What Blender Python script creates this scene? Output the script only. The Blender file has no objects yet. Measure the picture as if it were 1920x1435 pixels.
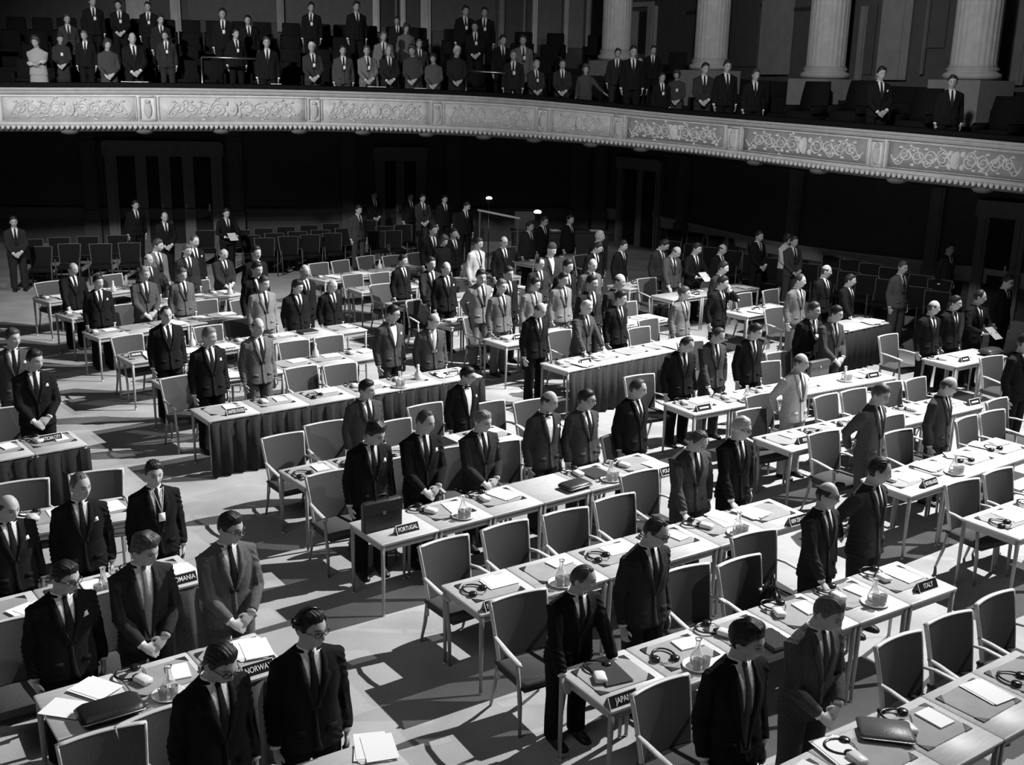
import bpy, math, random
import numpy as np
from math import sin, cos, pi, radians as R
random.seed(7)
SC = bpy.context.scene
COL = SC.collection
# ------------------------------------------------------------------ camera
FPX, PITCH, ROLL, CH = 2046.9, 0.26476, 0.022788, 4.85
_c, _s = cos(PITCH), sin(PITCH)
FW = np.array([0, _c, -_s]); _up = np.array([0, _s, _c]); _rt = np.array([1.0, 0, 0])
RT = cos(ROLL)*_rt + sin(ROLL)*_up
UP = -sin(ROLL)*_rt + cos(ROLL)*_up
CAM = np.array([0, 0, CH])
def ray(px, py):
    return FW + RT*(px-960)/FPX - UP*(py-717.5)/FPX
def at_z(px, py, z):
    d = ray(px, py); return CAM + d*((z-CH)/d[2])
def at_y(px, py, y):
    d = ray(px, py); return CAM + d*(y/d[1])
def project(P):
    v = np.array(P)-CAM; d = v@FW
    return 960+FPX*(v@RT)/d, 717.5-FPX*(v@UP)/d
cd = bpy.data.cameras.new('camera'); cam = bpy.data.objects.new('camera', cd); COL.objects.link(cam)
cd.sensor_fit = 'HORIZONTAL'; cd.sensor_width = 36; cd.lens = FPX/1920*36; cd.clip_end = 200
import mathutils
M3 = mathutils.Matrix((tuple(RT), tuple(UP), tuple(-FW))).transposed()
cam.matrix_world = mathutils.Matrix.Translation(CAM) @ M3.to_4x4()
SC.camera = cam
# ------------------------------------------------------------------ materials
MATS = {}
def mat(kind, v=0.5):
    key = (kind, round(v, 3))
    if key in MATS: return MATS[key]
    m = bpy.data.materials.new(kind + '_%03d' % int(v*1000)); m.use_nodes = True
    nt = m.node_tree; N = nt.nodes; L = nt.links; b = N['Principled BSDF']
    def node(t, **k):
        n = N.new(t)
        for a, x in k.items(): setattr(n, a, x)
        return n
    tc = node('ShaderNodeTexCoord')
    def noise(scale, det=3, stretch=None):
        n = node('ShaderNodeTexNoise'); n.inputs['Scale'].default_value = scale; n.inputs['Detail'].default_value = det
        if stretch:
            mp = node('ShaderNodeMapping'); mp.inputs['Scale'].default_value = stretch
            L.new(tc.outputs['Object'], mp.inputs['Vector']); L.new(mp.outputs[0], n.inputs['Vector'])
        else: L.new(tc.outputs['Object'], n.inputs['Vector'])
        return n
    def vary(n, lo, hi):
        r = node('ShaderNodeMapRange'); r.inputs['From Min'].default_value = .3; r.inputs['From Max'].default_value = .7
        r.inputs['To Min'].default_value = lo; r.inputs['To Max'].default_value = hi
        L.new(n.outputs[0], r.inputs['Value'])
        cc = node('ShaderNodeCombineColor'); 
        for i in range(3): L.new(r.outputs[0], cc.inputs[i])
        return cc.outputs[0]
    def bump(n, s, d=.002):
        bp = node('ShaderNodeBump'); bp.inputs['Strength'].default_value = s; bp.inputs['Distance'].default_value = d
        L.new(n.outputs[0], bp.inputs['Height']); L.new(bp.outputs[0], b.inputs['Normal'])
    b.inputs['Base Color'].default_value = (v, v, v, 1)
    b.inputs['Specular IOR Level'].default_value = .3
    b.inputs['Roughness'].default_value = .7
    if kind == 'cloth':
        n = noise(60, 4); L.new(vary(n, v*.8, v*1.2), b.inputs['Base Color']); b.inputs['Roughness'].default_value = .9
        b.inputs['Specular IOR Level'].default_value = .12; bump(noise(14, 3), .25, .02)
    elif kind == 'upholstery':
        n = noise(220, 2); L.new(vary(n, v*.7, v*1.3), b.inputs['Base Color']); b.inputs['Roughness'].default_value = .95; bump(n, .3)
        b.inputs['Specular IOR Level'].default_value = .1
    elif kind == 'skin':
        at = node('ShaderNodeAttribute', attribute_name='tone')
        n = noise(25, 3); base = vary(n, v*.92, v*1.06)
        mx = node('ShaderNodeMix', data_type='RGBA', blend_type='MULTIPLY'); mx.inputs[0].default_value = 1
        L.new(base, mx.inputs[6]); L.new(at.outputs['Color'], mx.inputs[7]); L.new(mx.outputs[2], b.inputs['Base Color'])
        b.inputs['Roughness'].default_value = .5
    elif kind == 'hair':
        n = noise(40, 3, (3, 3, .6)); L.new(vary(n, v*.6, v*1.4), b.inputs['Base Color']); b.inputs['Roughness'].default_value = .45; bump(n, .5, .006)
    elif kind == 'wood':
        n = noise(9, 5, (1, 6, 6)); L.new(vary(n, v*.9, v*1.08), b.inputs['Base Color']); b.inputs['Roughness'].default_value = .42
    elif kind == 'carpet':
        n = noise(1.4, 6); n2 = noise(120, 3)
        a = vary(n, v*.82, v*1.15); b2 = vary(n2, .8, 1.2)
        mx = node('ShaderNodeMix', data_type='RGBA', blend_type='MULTIPLY'); mx.inputs[0].default_value = 1
        L.new(a, mx.inputs[6]); L.new(b2, mx.inputs[7]); L.new(mx.outputs[2], b.inputs['Base Color'])
        b.inputs['Roughness'].default_value = 1; b.inputs['Specular IOR Level'].default_value = .05; bump(n2, .5, .004)
    elif kind == 'plaster':
        n = noise(6, 5); L.new(vary(n, v*.88, v*1.08), b.inputs['Base Color']); b.inputs['Roughness'].default_value = .8; bump(n, .15, .01)
    elif kind == 'paper':
        b.inputs['Roughness'].default_value = .85
    elif kind == 'glass':
        b.inputs['Base Color'].default_value = (1, 1, 1, 1); b.inputs['Roughness'].default_value = .03
        b.inputs['Transmission Weight'].default_value = .85; b.inputs['IOR'].default_value = 1.35
    elif kind == 'gloss':
        b.inputs['Roughness'].default_value = .25; b.inputs['Specular IOR Level'].default_value = .5
    elif kind == 'leather':
        n = noise(50, 4); bump(n, .4, .004); b.inputs['Roughness'].default_value = .38
    elif kind == 'metal':
        b.inputs['Metallic'].default_value = 1; b.inputs['Roughness'].default_value = .35
    elif kind == 'lamp':
        b.inputs['Emission Color'].default_value = (1, 1, 1, 1); b.inputs['Emission Strength'].default_value = v
    MATS[key] = m
    return m
# ------------------------------------------------------------------ mesh helpers
class MB:
    def __init__(s): s.v = []; s.f = []; s.n = 0
    def add(s, V, F):
        V = np.asarray(V, float).reshape(-1, 3)
        s.v.append(V); s.f += [tuple(int(i)+s.n for i in f) for f in F]; s.n += len(V); return s
    def box(s, c, d, rot=0.0, bev=0.0):
        x, y, z = np.array(d)/2.0
        if bev:
            b = min(bev, x*.9, y*.9, z*.9)
            V = []; 
            lay = [(-z, b), (-z+b, 0), (z-b, 0), (z, b)]
            for zz, i in lay:
                X, Y = x-i, y-i
                V += [(-X+b, -Y, zz), (X-b, -Y, zz), (X, -Y+b, zz), (X, Y-b, zz), (X-b, Y, zz), (-X+b, Y, zz), (-X, Y-b, zz), (-X, -Y+b, zz)]
            F = [tuple(range(7, -1, -1)), tuple(range(24, 32))]
            for k in range(3):
                for i in range(8): F.append((k*8+i, k*8+(i+1) % 8, k*8+8+(i+1) % 8, k*8+8+i))
        else:
            V = [(-x, -y, -z), (x, -y, -z), (x, y, -z), (-x, y, -z), (-x, -y, z), (x, -y, z), (x, y, z), (-x, y, z)]
            F = [(3, 2, 1, 0), (4, 5, 6, 7), (0, 1, 5, 4), (1, 2, 6, 5), (2, 3, 7, 6), (3, 0, 4, 7)]
        V = np.array(V, float)
        if rot:
            ca, sa = cos(rot), sin(rot); V = np.c_[V[:, 0]*ca-V[:, 1]*sa, V[:, 0]*sa+V[:, 1]*ca, V[:, 2]]
        return s.add(V+np.array(c), F)
    def loft(s, rings, cap=True, closed=True):
        n = len(rings[0]); m = len(rings); V = np.concatenate([np.asarray(r, float) for r in rings]); F = []
        for k in range(m-1):
            for i in range(n if closed else n-1):
                j = (i+1) % n; F.append((k*n+i, k*n+j, (k+1)*n+j, (k+1)*n+i))
        if cap and closed: F += [tuple(range(n-1, -1, -1)), tuple(range((m-1)*n, m*n))]
        return s.add(V, F)
    def tube(s, pts, rad, n=10, cap=True, up=None):
        P = np.array(pts, float); rings = []; u = None
        for i in range(len(P)):
            t = P[min(i+1, len(P)-1)]-P[max(i-1, 0)]; t = t/(np.linalg.norm(t)+1e-9)
            if u is None:
                a = np.array(up if up is not None else ((1, 0, 0) if abs(t[0]) < .8 else (0, 0, 1)), float)
                u = a-t*(a@t)
            else: u = u-t*(u@t)
            u = u/(np.linalg.norm(u)+1e-9); w = np.cross(t, u)
            r = rad[i] if isinstance(rad, list) else rad
            rx, ry = r if isinstance(r, (list, tuple)) else (r, r)
            rings.append([P[i]+u*rx*cos(2*pi*k/n)+w*ry*sin(2*pi*k/n) for k in range(n)])
        return s.loft(rings, cap)
    def lathe(s, prof, c=(0, 0, 0), n=16):
        rings = [[(c[0]+r*cos(2*pi*k/n), c[1]+r*sin(2*pi*k/n), c[2]+z) for k in range(n)] for r, z in prof]
        return s.loft(rings)
    def ell(s, c, r, nu=12, nv=8):
        rings = []
        for j in range(nv+1):
            th = -pi/2+pi*j/nv; th = max(min(th, pi/2-.02), -pi/2+.02)
            rings.append([(c[0]+r[0]*cos(th)*cos(2*pi*k/nu), c[1]+r[1]*cos(th)*sin(2*pi*k/nu), c[2]+r[2]*sin(th)) for k in range(nu)])
        return s.loft(rings)
    def poly(s, pts, z0, z1):
        n = len(pts); V = [(x, y, z0) for x, y in pts]+[(x, y, z1) for x, y in pts]
        return s.add(V, [tuple(range(n-1, -1, -1)), tuple(range(n, 2*n))]+[(i, (i+1) % n, n+(i+1) % n, n+i) for i in range(n)])
    def arr(s): return np.concatenate(s.v) if s.v else np.zeros((0, 3))
    def xf(s, fn): s.v = [fn(s.arr())]; return s
    def mesh(s, name, smooth=True, tone=None):
        me = bpy.data.meshes.new(name); V = s.arr()
        me.from_pydata(V.tolist(), [], s.f)
        if smooth: me.polygons.foreach_set('use_smooth', [True]*len(me.polygons))
        if tone is not None: set_tone(me, tone)
        me.update(); return me
def set_tone(me, tone):
    a = me.color_attributes.new('tone', 'FLOAT_COLOR', 'POINT')
    a.data.foreach_set('color', np.repeat(tone, 4).astype(np.float32))
def sharp(me, ang=40):
    try: me.set_sharp_from_angle(angle=R(ang))
    except Exception: pass
    return me
def obj(name, me, m=None, parent=None, loc=None, rotz=None):
    o = bpy.data.objects.new(name, me); COL.objects.link(o)
    if m is not None:
        if len(me.materials) == 0: me.materials.append(m)
        if me.materials[0] is not m:
            o.material_slots[0].link = 'OBJECT'; o.material_slots[0].material = m
    if parent is not None: o.parent = parent
    if loc is not None: o.location = loc
    if rotz is not None: o.rotation_euler = (0, 0, rotz)
    return o
def tag(o, label, cat, group=None, kind=None):
    if label: o['label'] = label
    if cat: o['category'] = cat
    if group: o['group'] = group
    if kind: o['kind'] = kind
    return o
def thing(name, label, cat, loc, rotz=0, group=None):
    o = bpy.data.objects.new(name, None); COL.objects.link(o); o.empty_display_size = .1
    o.location = loc; o.rotation_euler = (0, 0, rotz); return tag(o, label, cat, group)
def struct(name, me, m, parent=None):
    o = obj(name, me, m, parent)
    if parent is None: o['kind'] = 'structure'
    return o
MESH = {}
def cached(key, fn):
    if key not in MESH: MESH[key] = fn()
    return MESH[key]
ORD = ['zeroth', 'first', 'second', 'third', 'fourth', 'fifth', 'sixth', 'seventh', 'eighth', 'ninth', 'tenth', 'eleventh', 'twelfth', 'thirteenth', 'fourteenth', 'fifteenth', 'sixteenth', 'seventeenth', 'eighteenth', 'nineteenth', 'twentieth']
def ordinal(i):
    if i <= 20: return ORD[i]
    t = {2: 'twenty', 3: 'thirty', 4: 'forty', 5: 'fifty', 6: 'sixty'}[i//10]
    if i % 10 == 0: return t[:-1]+'ieth'
    return t+'-'+ORD[i % 10]
def remesh(mb, vox):
    me = mb.mesh('tmp'); o = bpy.data.objects.new('tmp', me); COL.objects.link(o)
    md = o.modifiers.new('r', 'REMESH'); md.mode = 'VOXEL'; md.voxel_size = vox; md.use_smooth_shade = True
    sm = o.modifiers.new('s', 'SMOOTH'); sm.factor = .5; sm.iterations = 2 if vox < .011 else 1
    dg = bpy.context.evaluated_depsgraph_get(); dg.update()
    ev = o.evaluated_get(dg); e = ev.to_mesh()
    V = np.empty(len(e.vertices)*3, np.float32); e.vertices.foreach_get('co', V); V = V.reshape(-1, 3).astype(float)
    F = [tuple(p.vertices) for p in e.polygons]
    ev.to_mesh_clear(); bpy.data.objects.remove(o); bpy.data.meshes.remove(me)
    r = MB(); r.v = [V]; r.f = F; r.n = len(V); return r
def sstep(a, b, x):
    t = np.clip((x-a)/(b-a), 0, 1); return t*t*(3-2*t)
# ------------------------------------------------------------------ people
HC = np.array([0, -.018, 1.612]); HR = np.array([.080, .101, .128])
def head_pts(D, extra=0.0):
    """D: unit directions (n,3); front is -y"""
    x, y, z = D[:, 0], D[:, 1], D[:, 2]
    r = HR+0.0
    X = x*(r[0]+extra); Y = y*(r[1]+extra); Z = z*(r[2]+extra)
    low = np.clip(-z, 0, 1)
    X = X*(1-.26*low**1.3); X = X*(1+.06*np.clip(z, 0, 1)*(y > 0))
    Y = Y-.012*low*(y < 0)*(-y)+.03*low**2*(y > 0)*0
    Y = Y*(1-.10*low*(y > 0))
    fr = np.clip(-y, 0, 1)
    g = lambda a, s: np.exp(-(a/s)**2)
    az = Z
    prof = np.where(az > -.035, np.clip((.03-az)/.065, 0, 1), np.clip(1-(-.035-az)/.014, 0, 1))
    Y = Y-.026*g(X, .012)*prof*(fr > .2)
    Y = Y-.006*g(az-.032, .012)*g(X, .045)*fr
    Y = Y+.011*(g(X-.031, .017)+g(X+.031, .017))*g(az-.008, .014)*(fr > .2)
    Y = Y-.006*g(az+.062, .010)*g(X, .022)*(fr > .2)+.005*g(az+.080, .008)*g(X, .03)*(fr > .2)
    Y = Y-.009*g(az+.105, .018)*g(X, .026)*(fr > .1)
    Y = Y-.004*(g(X-.048, .02)+g(X+.048, .02))*g(az+.015, .02)*fr
    return np.c_[X, Y, Z]+HC
def dirs(nu, nv):
    out = []
    for j in range(nv+1):
        th = -pi/2+pi*j/nv; th = max(min(th, pi/2-.03), -pi/2+.03)
        for k in range(nu):
            a = 2*pi*k/nu; out.append((cos(th)*cos(a), cos(th)*sin(a), sin(th)))
    return np.array(out)
def grid_rings(P, nu): return [P[i*nu:(i+1)*nu] for i in range(len(P)//nu)]
JR = np.array([(.80, .212, .145, .0), (.88, .208, .138, 0), (.98, .196, .126, .0), (1.08, .182, .120, .0), (1.20, .194, .127, .0), (1.31, .205, .120, .006), (1.385, .194, .100, .014), (1.425, .155, .082, .018), (1.455, .105, .068, .018), (1.478, .074, .062, .016)])
def jr(z):
    return [np.interp(z, JR[:, 0], JR[:, i]) for i in (1, 2, 3)]
EXP = 2.5
def front(x, z, fat=1.0):
    a, b, c = jr(z); q = np.clip(np.abs(x)/(a*fat), 0, .97)
    return c-b*fat*(1-q**EXP)**(1/EXP)
def sring(z, sc=1.0, n=28, fat=1.0, grow=0.0):
    a, b, c = jr(z); a = a*sc*fat+grow; b = b*sc*fat+grow
    out = []
    for k in range(n):
        t = 2*pi*k/n; ct, st = cos(t), sin(t)
        out.append((a*abs(ct)**(2/EXP)*(1 if ct >= 0 else -1), c+b*abs(st)**(2/EXP)*(1 if st >= 0 else -1), z))
    return out
# arm poses: wrist position and finger direction / palm normal for (right=-x, left=+x)
POSES = {
    'sides':  [((-.238, -.03, .815), (0.05, -.2, -1), (1, .1, 0)), ((.238, -.03, .815), (-.05, -.2, -1), (-1, .1, 0))],
    'clasp':  [((-.085, -.235, .90), (.75, -.25, -.55), (0, .6, -.2)), ((.085, -.225, .93), (-.75, -.25, -.55), (0, .8, -.2))],
    'behind': [((-.09, .215, .90), (.8, .1, -.5), (0, 1, 0)), ((.09, .225, .93), (-.8, .1, -.5), (0, 1, 0))],
    'table':  [((-.25, -.30, .83), (0, -.75, -.55), (0, .3, -1)), ((.25, -.30, .83), (0, -.75, -.55), (0, .3, -1))],
    'onehand': [((-.24, -.27, .83), (0, -.75, -.55), (0, .3, -1)), ((.255, .0, .83), (0, -.15, -1), (-1, 0, 0))],
    'folded': [((.08, -.215, 1.17), (.9, .1, .25), (0, 1, 0)), ((-.08, -.20, 1.12), (-.9, .1, .2), (0, 1, 0))],
    'face':   [((-.255, .0, .83), (0, -.15, -1), (1, 0, 0)), ((.085, -.165, 1.47), (-.25, .1, .9), (0, 1, 0))],
    'hold':   [((-.15, -.30, 1.02), (.6, -.7, .0), (.3, .3, 1)), ((.15, -.30, 1.02), (-.6, -.7, .0), (-.3, .3, 1))],
    'reach':  [((-.255, .0, .83), (0, -.15, -1), (1, 0, 0)), ((.50, -.32, .95), (.7, -.5, -.4), (0, 0, -1))],
}
def arm_pts(pose, side, lean):
    W, d, nrm = POSES[pose][side]; W = np.array(W, float); sg = -1 if side == 0 else 1
    S = np.array([sg*.172, .014, 1.365])
    if lean: W = W+np.array([0, max(0, W[2]-.9)*0, 0])
    L1, L2 = .305, .265
    v = W-S; D = np.linalg.norm(v)
    Sx = S.copy()
    if lean:  # shoulder will be carried forward by the lean; solve for that place and undo it
        Sx[1] -= lean*(S[2]-.9); v = W-Sx; D = np.linalg.norm(v)
    D2 = min(D, L1+L2-.004); ax = v/D
    a = (L1**2-L2**2+D2**2)/(2*D2); h = math.sqrt(max(L1**2-a**2, 0))
    pole = np.array([sg*(.35 if pose == 'sides' else .8), .8 if pose == 'sides' else .65, -.15]) if pose != 'behind' else np.array([sg*.9, .5, .1])
    if pose == 'face' and sg > 0: pole = np.array([.75, -.1, -.9])
    if pose == 'reach': pole = np.array([.1*sg, .3, -.9])
    p = pole-ax*(pole@ax); p /= np.linalg.norm(p)
    E = Sx+ax*a+p*h
    if D > L1+L2: W = Sx+ax*(L1+L2)
    un = lambda q: q+np.array([0, lean*max(0, q[2]-.9), 0])
    return S, un(E), un(W), np.array(d, float), np.array(nrm, float), sg
def hand(mb, W, d, nrm, sg, lod):
    d = d/np.linalg.norm(d); nrm = nrm-d*(nrm@d); nrm /= np.linalg.norm(nrm); s = np.cross(d, nrm)
    k = 1.0 if lod < 2 else 1.15
    mb.tube([W-d*.02, W+d*.015, W+d*.05, W+d*.088], [(.026, .022), (.032*k, .019), (.042*k, .017), (.040*k, .014)], 10, up=s)
    for i, (o, ln) in enumerate([(-.031, .066), (-.0105, .078), (.0105, .074), (.031, .058)]):
        b = W+d*.082+s*o*1.02; r = .0095*k
        t1 = d*.95+nrm*(.22+.05*i); t1 /= np.linalg.norm(t1); t2 = d*.7+nrm*(.7+.05*i); t2 /= np.linalg.norm(t2)
        m = b+t1*ln*.5
        mb.tube([b-d*.012, m, m+t2*ln*.3, m+t2*ln*.5], [r, r*.97, r*.9, r*.6], 7)
    # thumb leaves the side near the base of the palm
    ts = -s if (s@np.array([sg, 0, 0])) > 0 else s
    if abs(s[0]) < .25: ts = s if s[1] < 0 else -s
    b = W+d*.022+ts*.026
    t = d*.7+ts*.6+nrm*.35; t /= np.linalg.norm(t)
    mb.tube([b-ts*.01, b+t*.03, b+t*.052+d*.008, b+t*.06+d*.018], [.0135, .0125, .011, .007], 7)
VOX = {0: .0062, 1: .0095, 2: .014}
VOXJ = {0: .010, 1: .015, 2: .022}
def body_base(lod, pose, lean):
    mb = MB(); nu, nv = (48, 40) if lod == 0 else (32, 24)
    P = head_pts(dirs(nu, nv)); mb.loft(grid_rings(P, nu))
    for sg in (-1, 1): mb.ell((sg*.082, .004, 1.605), (.012, .021, .032), 10, 8)
    mb.tube([(0, .02, 1.38), (0, .012, 1.45), (0, .002, 1.56)], [(.075, .07), (.060, .060), (.059, .063)], 16)
    mb.loft([sring(z, .86, 20) for z in (.80, .95, 1.08, 1.2, 1.31, 1.385, 1.42)])
    for side in (0, 1):
        S, E, W, d, nrm, sg = arm_pts(pose, side, lean)
        mb.tube([S, (S+E)/2, E, (E+W)/2, W], [.05, .046, .040, .036, .027], 10)
        hand(mb, W, d, nrm, sg, lod)
    for sg in (-1, 1):
        mb.tube([(sg*.09, 0, .90), (sg*.10, .0, .70), (sg*.105, .0, .48), (sg*.108, .02, .28), (sg*.11, .02, .06)], [.085, .075, .055, .05, .038], 10)
        mb.tube([(sg*.11, .03, .05), (sg*.115, -.06, .045), (sg*.12, -.13, .03)], [.035, .035, .02], 8)
    r = remesh(mb, VOX[lod]); V = r.arr()
    q = V-HC; t = np.ones(len(V)); hd = (V[:, 2] > 1.48) & (q[:, 1] < -.02)
    ax = np.abs(q[:, 0])
    eye = hd & (((ax-.031)/.015)**2+((q[:, 2]-.008)/.0075)**2 < 1); t[eye] = .22
    br = hd & (((ax-.033)/.021)**2+((q[:, 2]-.030+.15*np.abs(ax-.03))/.0065)**2 < 1); t[br] = .28
    t[V[:, 2] < .15] = .04
    lip = hd & ((ax/.024)**2+((q[:, 2]+.063)/.007)**2 < 1); t[lip] = .6
    return V, r.f, t
def bend(V, pitch, yaw, lean, w=None):
    V = V.copy()
    if pitch or yaw:
        w = sstep(1.415, 1.51, V[:, 2])*(np.abs(V[:, 0]) < .16)*((V[:, 1] > -.2) & (V[:, 1] < .2)) if w is None else np.full(len(V), w)
        piv = np.array([0, .012, 1.455]); q = V-piv
        ya = R(yaw)*w; c, s = np.cos(ya), np.sin(ya); x = q[:, 0]*c-q[:, 1]*s; y = q[:, 0]*s+q[:, 1]*c
        z = q[:, 2]
        # pitch forward about the (yawed) side axis
        pa = R(pitch)*w; fx, fy = np.sin(ya), -np.cos(ya)
        al = x*fx+y*fy; px, py = x-al*fx, y-al*fy
        c, s = np.cos(pa), np.sin(pa); al2 = al*c+z*s; z2 = -al*s+z*c
        V = np.c_[px+al2*fx, py+al2*fy, z2]+piv
    if lean: V[:, 1] -= lean*np.clip(V[:, 2]-.9, 0, None)
    return V
def mk(V, F, name, tone=None):
    m = MB(); m.v = [V]; m.f = F; m.n = len(V); return m.mesh(name, True, tone)
def body_mesh(lod, pose, lean, pitch, yaw):
    V, F, t = cached(('bb', lod, pose, lean), lambda: body_base(lod, pose, lean))
    return mk(bend(V, pitch, yaw, lean), F, 'person_body', t)
def jacket_mesh(lod, pose, lean, zv, fat, dress):
    mb = MB(); zs = (.80, .84, .88, .98, 1.08, 1.2, 1.31, 1.385, 1.425, 1.455, 1.474)
    if dress: zs = zs[2:]
    mb.loft([sring(z, 1.0, 28, fat if z < 1.36 else 1) for z in zs])
    for side in (0, 1):
        S, E, W, d, nrm, sg = arm_pts(pose, side, lean)
        f = W+(E-W)*.09
        A = np.array([sg*.10, .014, 1.39]); q = .9 if dress else 1.0
        mb.tube([A, S+np.array([sg*.012, 0, -.01]), S*.7+E*.3, E*1.0, (E+f)/2, f], [.065*q, .074*q, .070*q, .059*q, .054*q, .047*q], 14)
    r = remesh(mb, VOXJ[lod]); V = r.arr()
    # cloth folds on sleeves and skirts of the coat
    side = sstep(.15, .22, np.abs(V[:, 0]))+.6*sstep(1.0, .85, V[:, 2])
    ph = 70*V[:, 2]+25*V[:, 1]+9*np.sin(17*V[:, 0]+11*V[:, 2])
    V = V+np.c_[np.sin(ph)*side*.0035*np.sign(V[:, 0]), np.sin(ph*.8+1)*side*.004, np.zeros(len(V))]
    r.v = [V]
    if not dress:
        ztop = 1.455
        for sg in (-1, 1):  # lapels: closed slabs following the chest, with a notch
            rows = []
            for i in range(13):
                z = zv-.01+(ztop-zv+.01)*i/12; u = i/12
                xi = .004+.064*u**.85
                wd = (.012+.062*min(1, u*1.6)) if z < 1.34 else (.045 if z < 1.38 else .052-.03*(z-1.38)/.08)
                xo = xi+wd
                if z > 1.40: xo = min(xo, .12)
                rows.append((z, xi, xo))
            rr = []
            for z, xi, xo in rows:
                zz = np.array([z]); g = lambda x, o: (sg*x, float(front(np.array([x]), z, fat)[0])-o, z)
                rr.append([g(xi, .004), g(xi, .013), g((xi+xo)/2, .015), g(xo, .012), g(xo, .002), g((xi+xo)/2, .002)])
            r.loft(rr)
            # pocket flap
            fl = [(sg*x, float(front(np.array([x]), z, fat)[0])-.007, z) for z in (.955, .915) for x in (.07, .11, .15)]
            fb = [(x*1, y+.01, z) for x, y, z in fl]
            r.add(fl+fb, [(0, 1, 4, 3), (1, 2, 5, 4), (0, 3, 9, 6), (2, 8, 11, 5), (3, 4, 10, 9), (4, 5, 11, 10), (0, 6, 7, 1), (1, 7, 8, 2)])
        # overlapping front edge and buttons
        rr = []
        for i in range(9):
            z = .80+(zv-.80)*i/8; x0 = -.018; x1 = .012+.03*(1-i/8)**3
            g = lambda x, o: (x, float(front(np.array([abs(x)]), z, fat)[0])-o, z)
            rr.append([g(x0, .001), g(x0, .006), g(x1, .009), g(x1, .001)])
        r.loft(rr)
        for z in (zv-.03, zv-.13):
            if z > .9: r.ell((.0, float(front(np.array([0.]), z, fat)[0])-.009, z), (.011, .005, .011), 8, 6)
    V = bend(r.arr(), 0, 0, lean)
    return mk(V, r.f, 'jacket')
def shirt_mesh(pose, lean, zv, fat, cuffs=True):
    mb = MB(); rows = []; top = 1.455
    for i in range(14):
        z = zv-.02+(top-zv+.02)*i/13; w = max(.004, .078*((i+.3)/13)**.85)
        xs = np.linspace(-w, w, 7); yf = front(xs, z, fat)-.0045
        rows.append([(x, y, z) for x, y in zip(xs, yf)]+[(x, y+.012, z) for x, y in zip(xs[::-1], yf[::-1])])
    mb.loft(rows)
    # collar band and points
    for sg in (-1, 1):
        rr = []
        for i in range(12):
            a = -pi/2+sg*(.16+(pi-.16)*i/11)
            ca, sa = cos(a), sin(a)
            dz = -.035*max(0, 1-i/3.5)
            tz = 1.486-.012*max(0, 1-i/4); rr.append([(.060*ca, .012+.060*sa, tz), (.065*ca, .012+.065*sa, tz), (.074*ca, .013+.078*sa-.008*max(0, 1-i/3), 1.452+dz), (.066*ca, .012+.068*sa, 1.452+dz)])
        mb.loft(rr)
    return mk(bend(mb.arr(), 0, 0, lean), mb.f, 'shirt')
def cuff_mesh(pose, lean, side):
    mb = MB(); S, E, W, d, nrm, sg = arm_pts(pose, side, lean); dd = (W-E)/np.linalg.norm(W-E)
    mb.tube([W-dd*.035, W-dd*.004], [.037, .036], 12); return mk(bend(mb.arr(), 0, 0, lean), mb.f, 'cuff')
def tie_mesh(lean, zv, fat, bow):
    mb = MB()
    if bow:
        y = float(front(np.array([0.]), 1.448)[0])-.022
        for sg in (-1, 1): mb.loft([[(sg*.006, y, 1.456), (sg*.006, y-.012, 1.456), (sg*.006, y-.012, 1.442), (sg*.006, y, 1.442)], [(sg*.048, y, 1.470), (sg*.048, y-.012, 1.470), (sg*.048, y-.012, 1.430), (sg*.048, y, 1.430)]])
        mb.ell((0, y-.006, 1.449), (.010, .010, .011), 8, 6)
    else:
        rows = []
        for i in range(14):
            u = i/13; z = 1.455-(1.455-(zv-.03))*u
            w = .015+.004*(i == 0) if i < 2 else .013+.026*min(1, u*1.2)
            o = .018 if i < 2 else .011
            xs = np.linspace(-w, w, 5); yf = front(xs, z, fat)
            rows.append([(x, y-o+abs(x)*.1, z) for x, y in zip(xs, yf)]+[(x, y, z) for x, y in zip(xs[::-1], yf[::-1])])
        mb.loft(rows)
    return mk(bend(mb.arr(), 0, 0, lean), mb.f, 'tie')
def trouser_mesh(lod, fat):
    mb = MB(); mb.loft([sring(z, .90, 20, fat) for z in (.80, .86, .95, 1.02)])
    for sg in (-1, 1):
        mb.tube([(sg*.095, 0, .92), (sg*.105, .0, .72), (sg*.108, -.005, .48), (sg*.11, .015, .25), (sg*.112, .012, .10), (sg*.112, .008, .055)], [.112, .100, .084, .078, .078, .08], 14)
    r = remesh(mb, .016 if lod < 2 else .022); return r.mesh('trousers')
def skirt_mesh():
    mb = MB(); mb.loft([[(x*q, y*q, z) for x, y, _ in sring(.9, .95, 24)] for z, q in ((.45, 1.12), (.6, 1.08), (.75, 1.03), (.88, .98), (1.0, .86))]); return mb.mesh('skirt')
def shoe_mesh(sg):
    mb = MB(); rr = []
    for y, w, h in ((.085, .03, .07), (.06, .040, .085), (.0, .041, .09), (-.06, .047, .065), (-.12, .048, .045), (-.165, .036, .035), (-.185, .015, .02)):
        x = sg*(.112+.012*(-y))
        rr.append([(x-w, y, .0), (x+w, y, .0), (x+w, y, h*.5), (x+w*.6, y, h), (x-w*.6, y, h), (x-w, y, h*.5)])
    mb.loft(rr); return mb.mesh('shoe')
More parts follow.
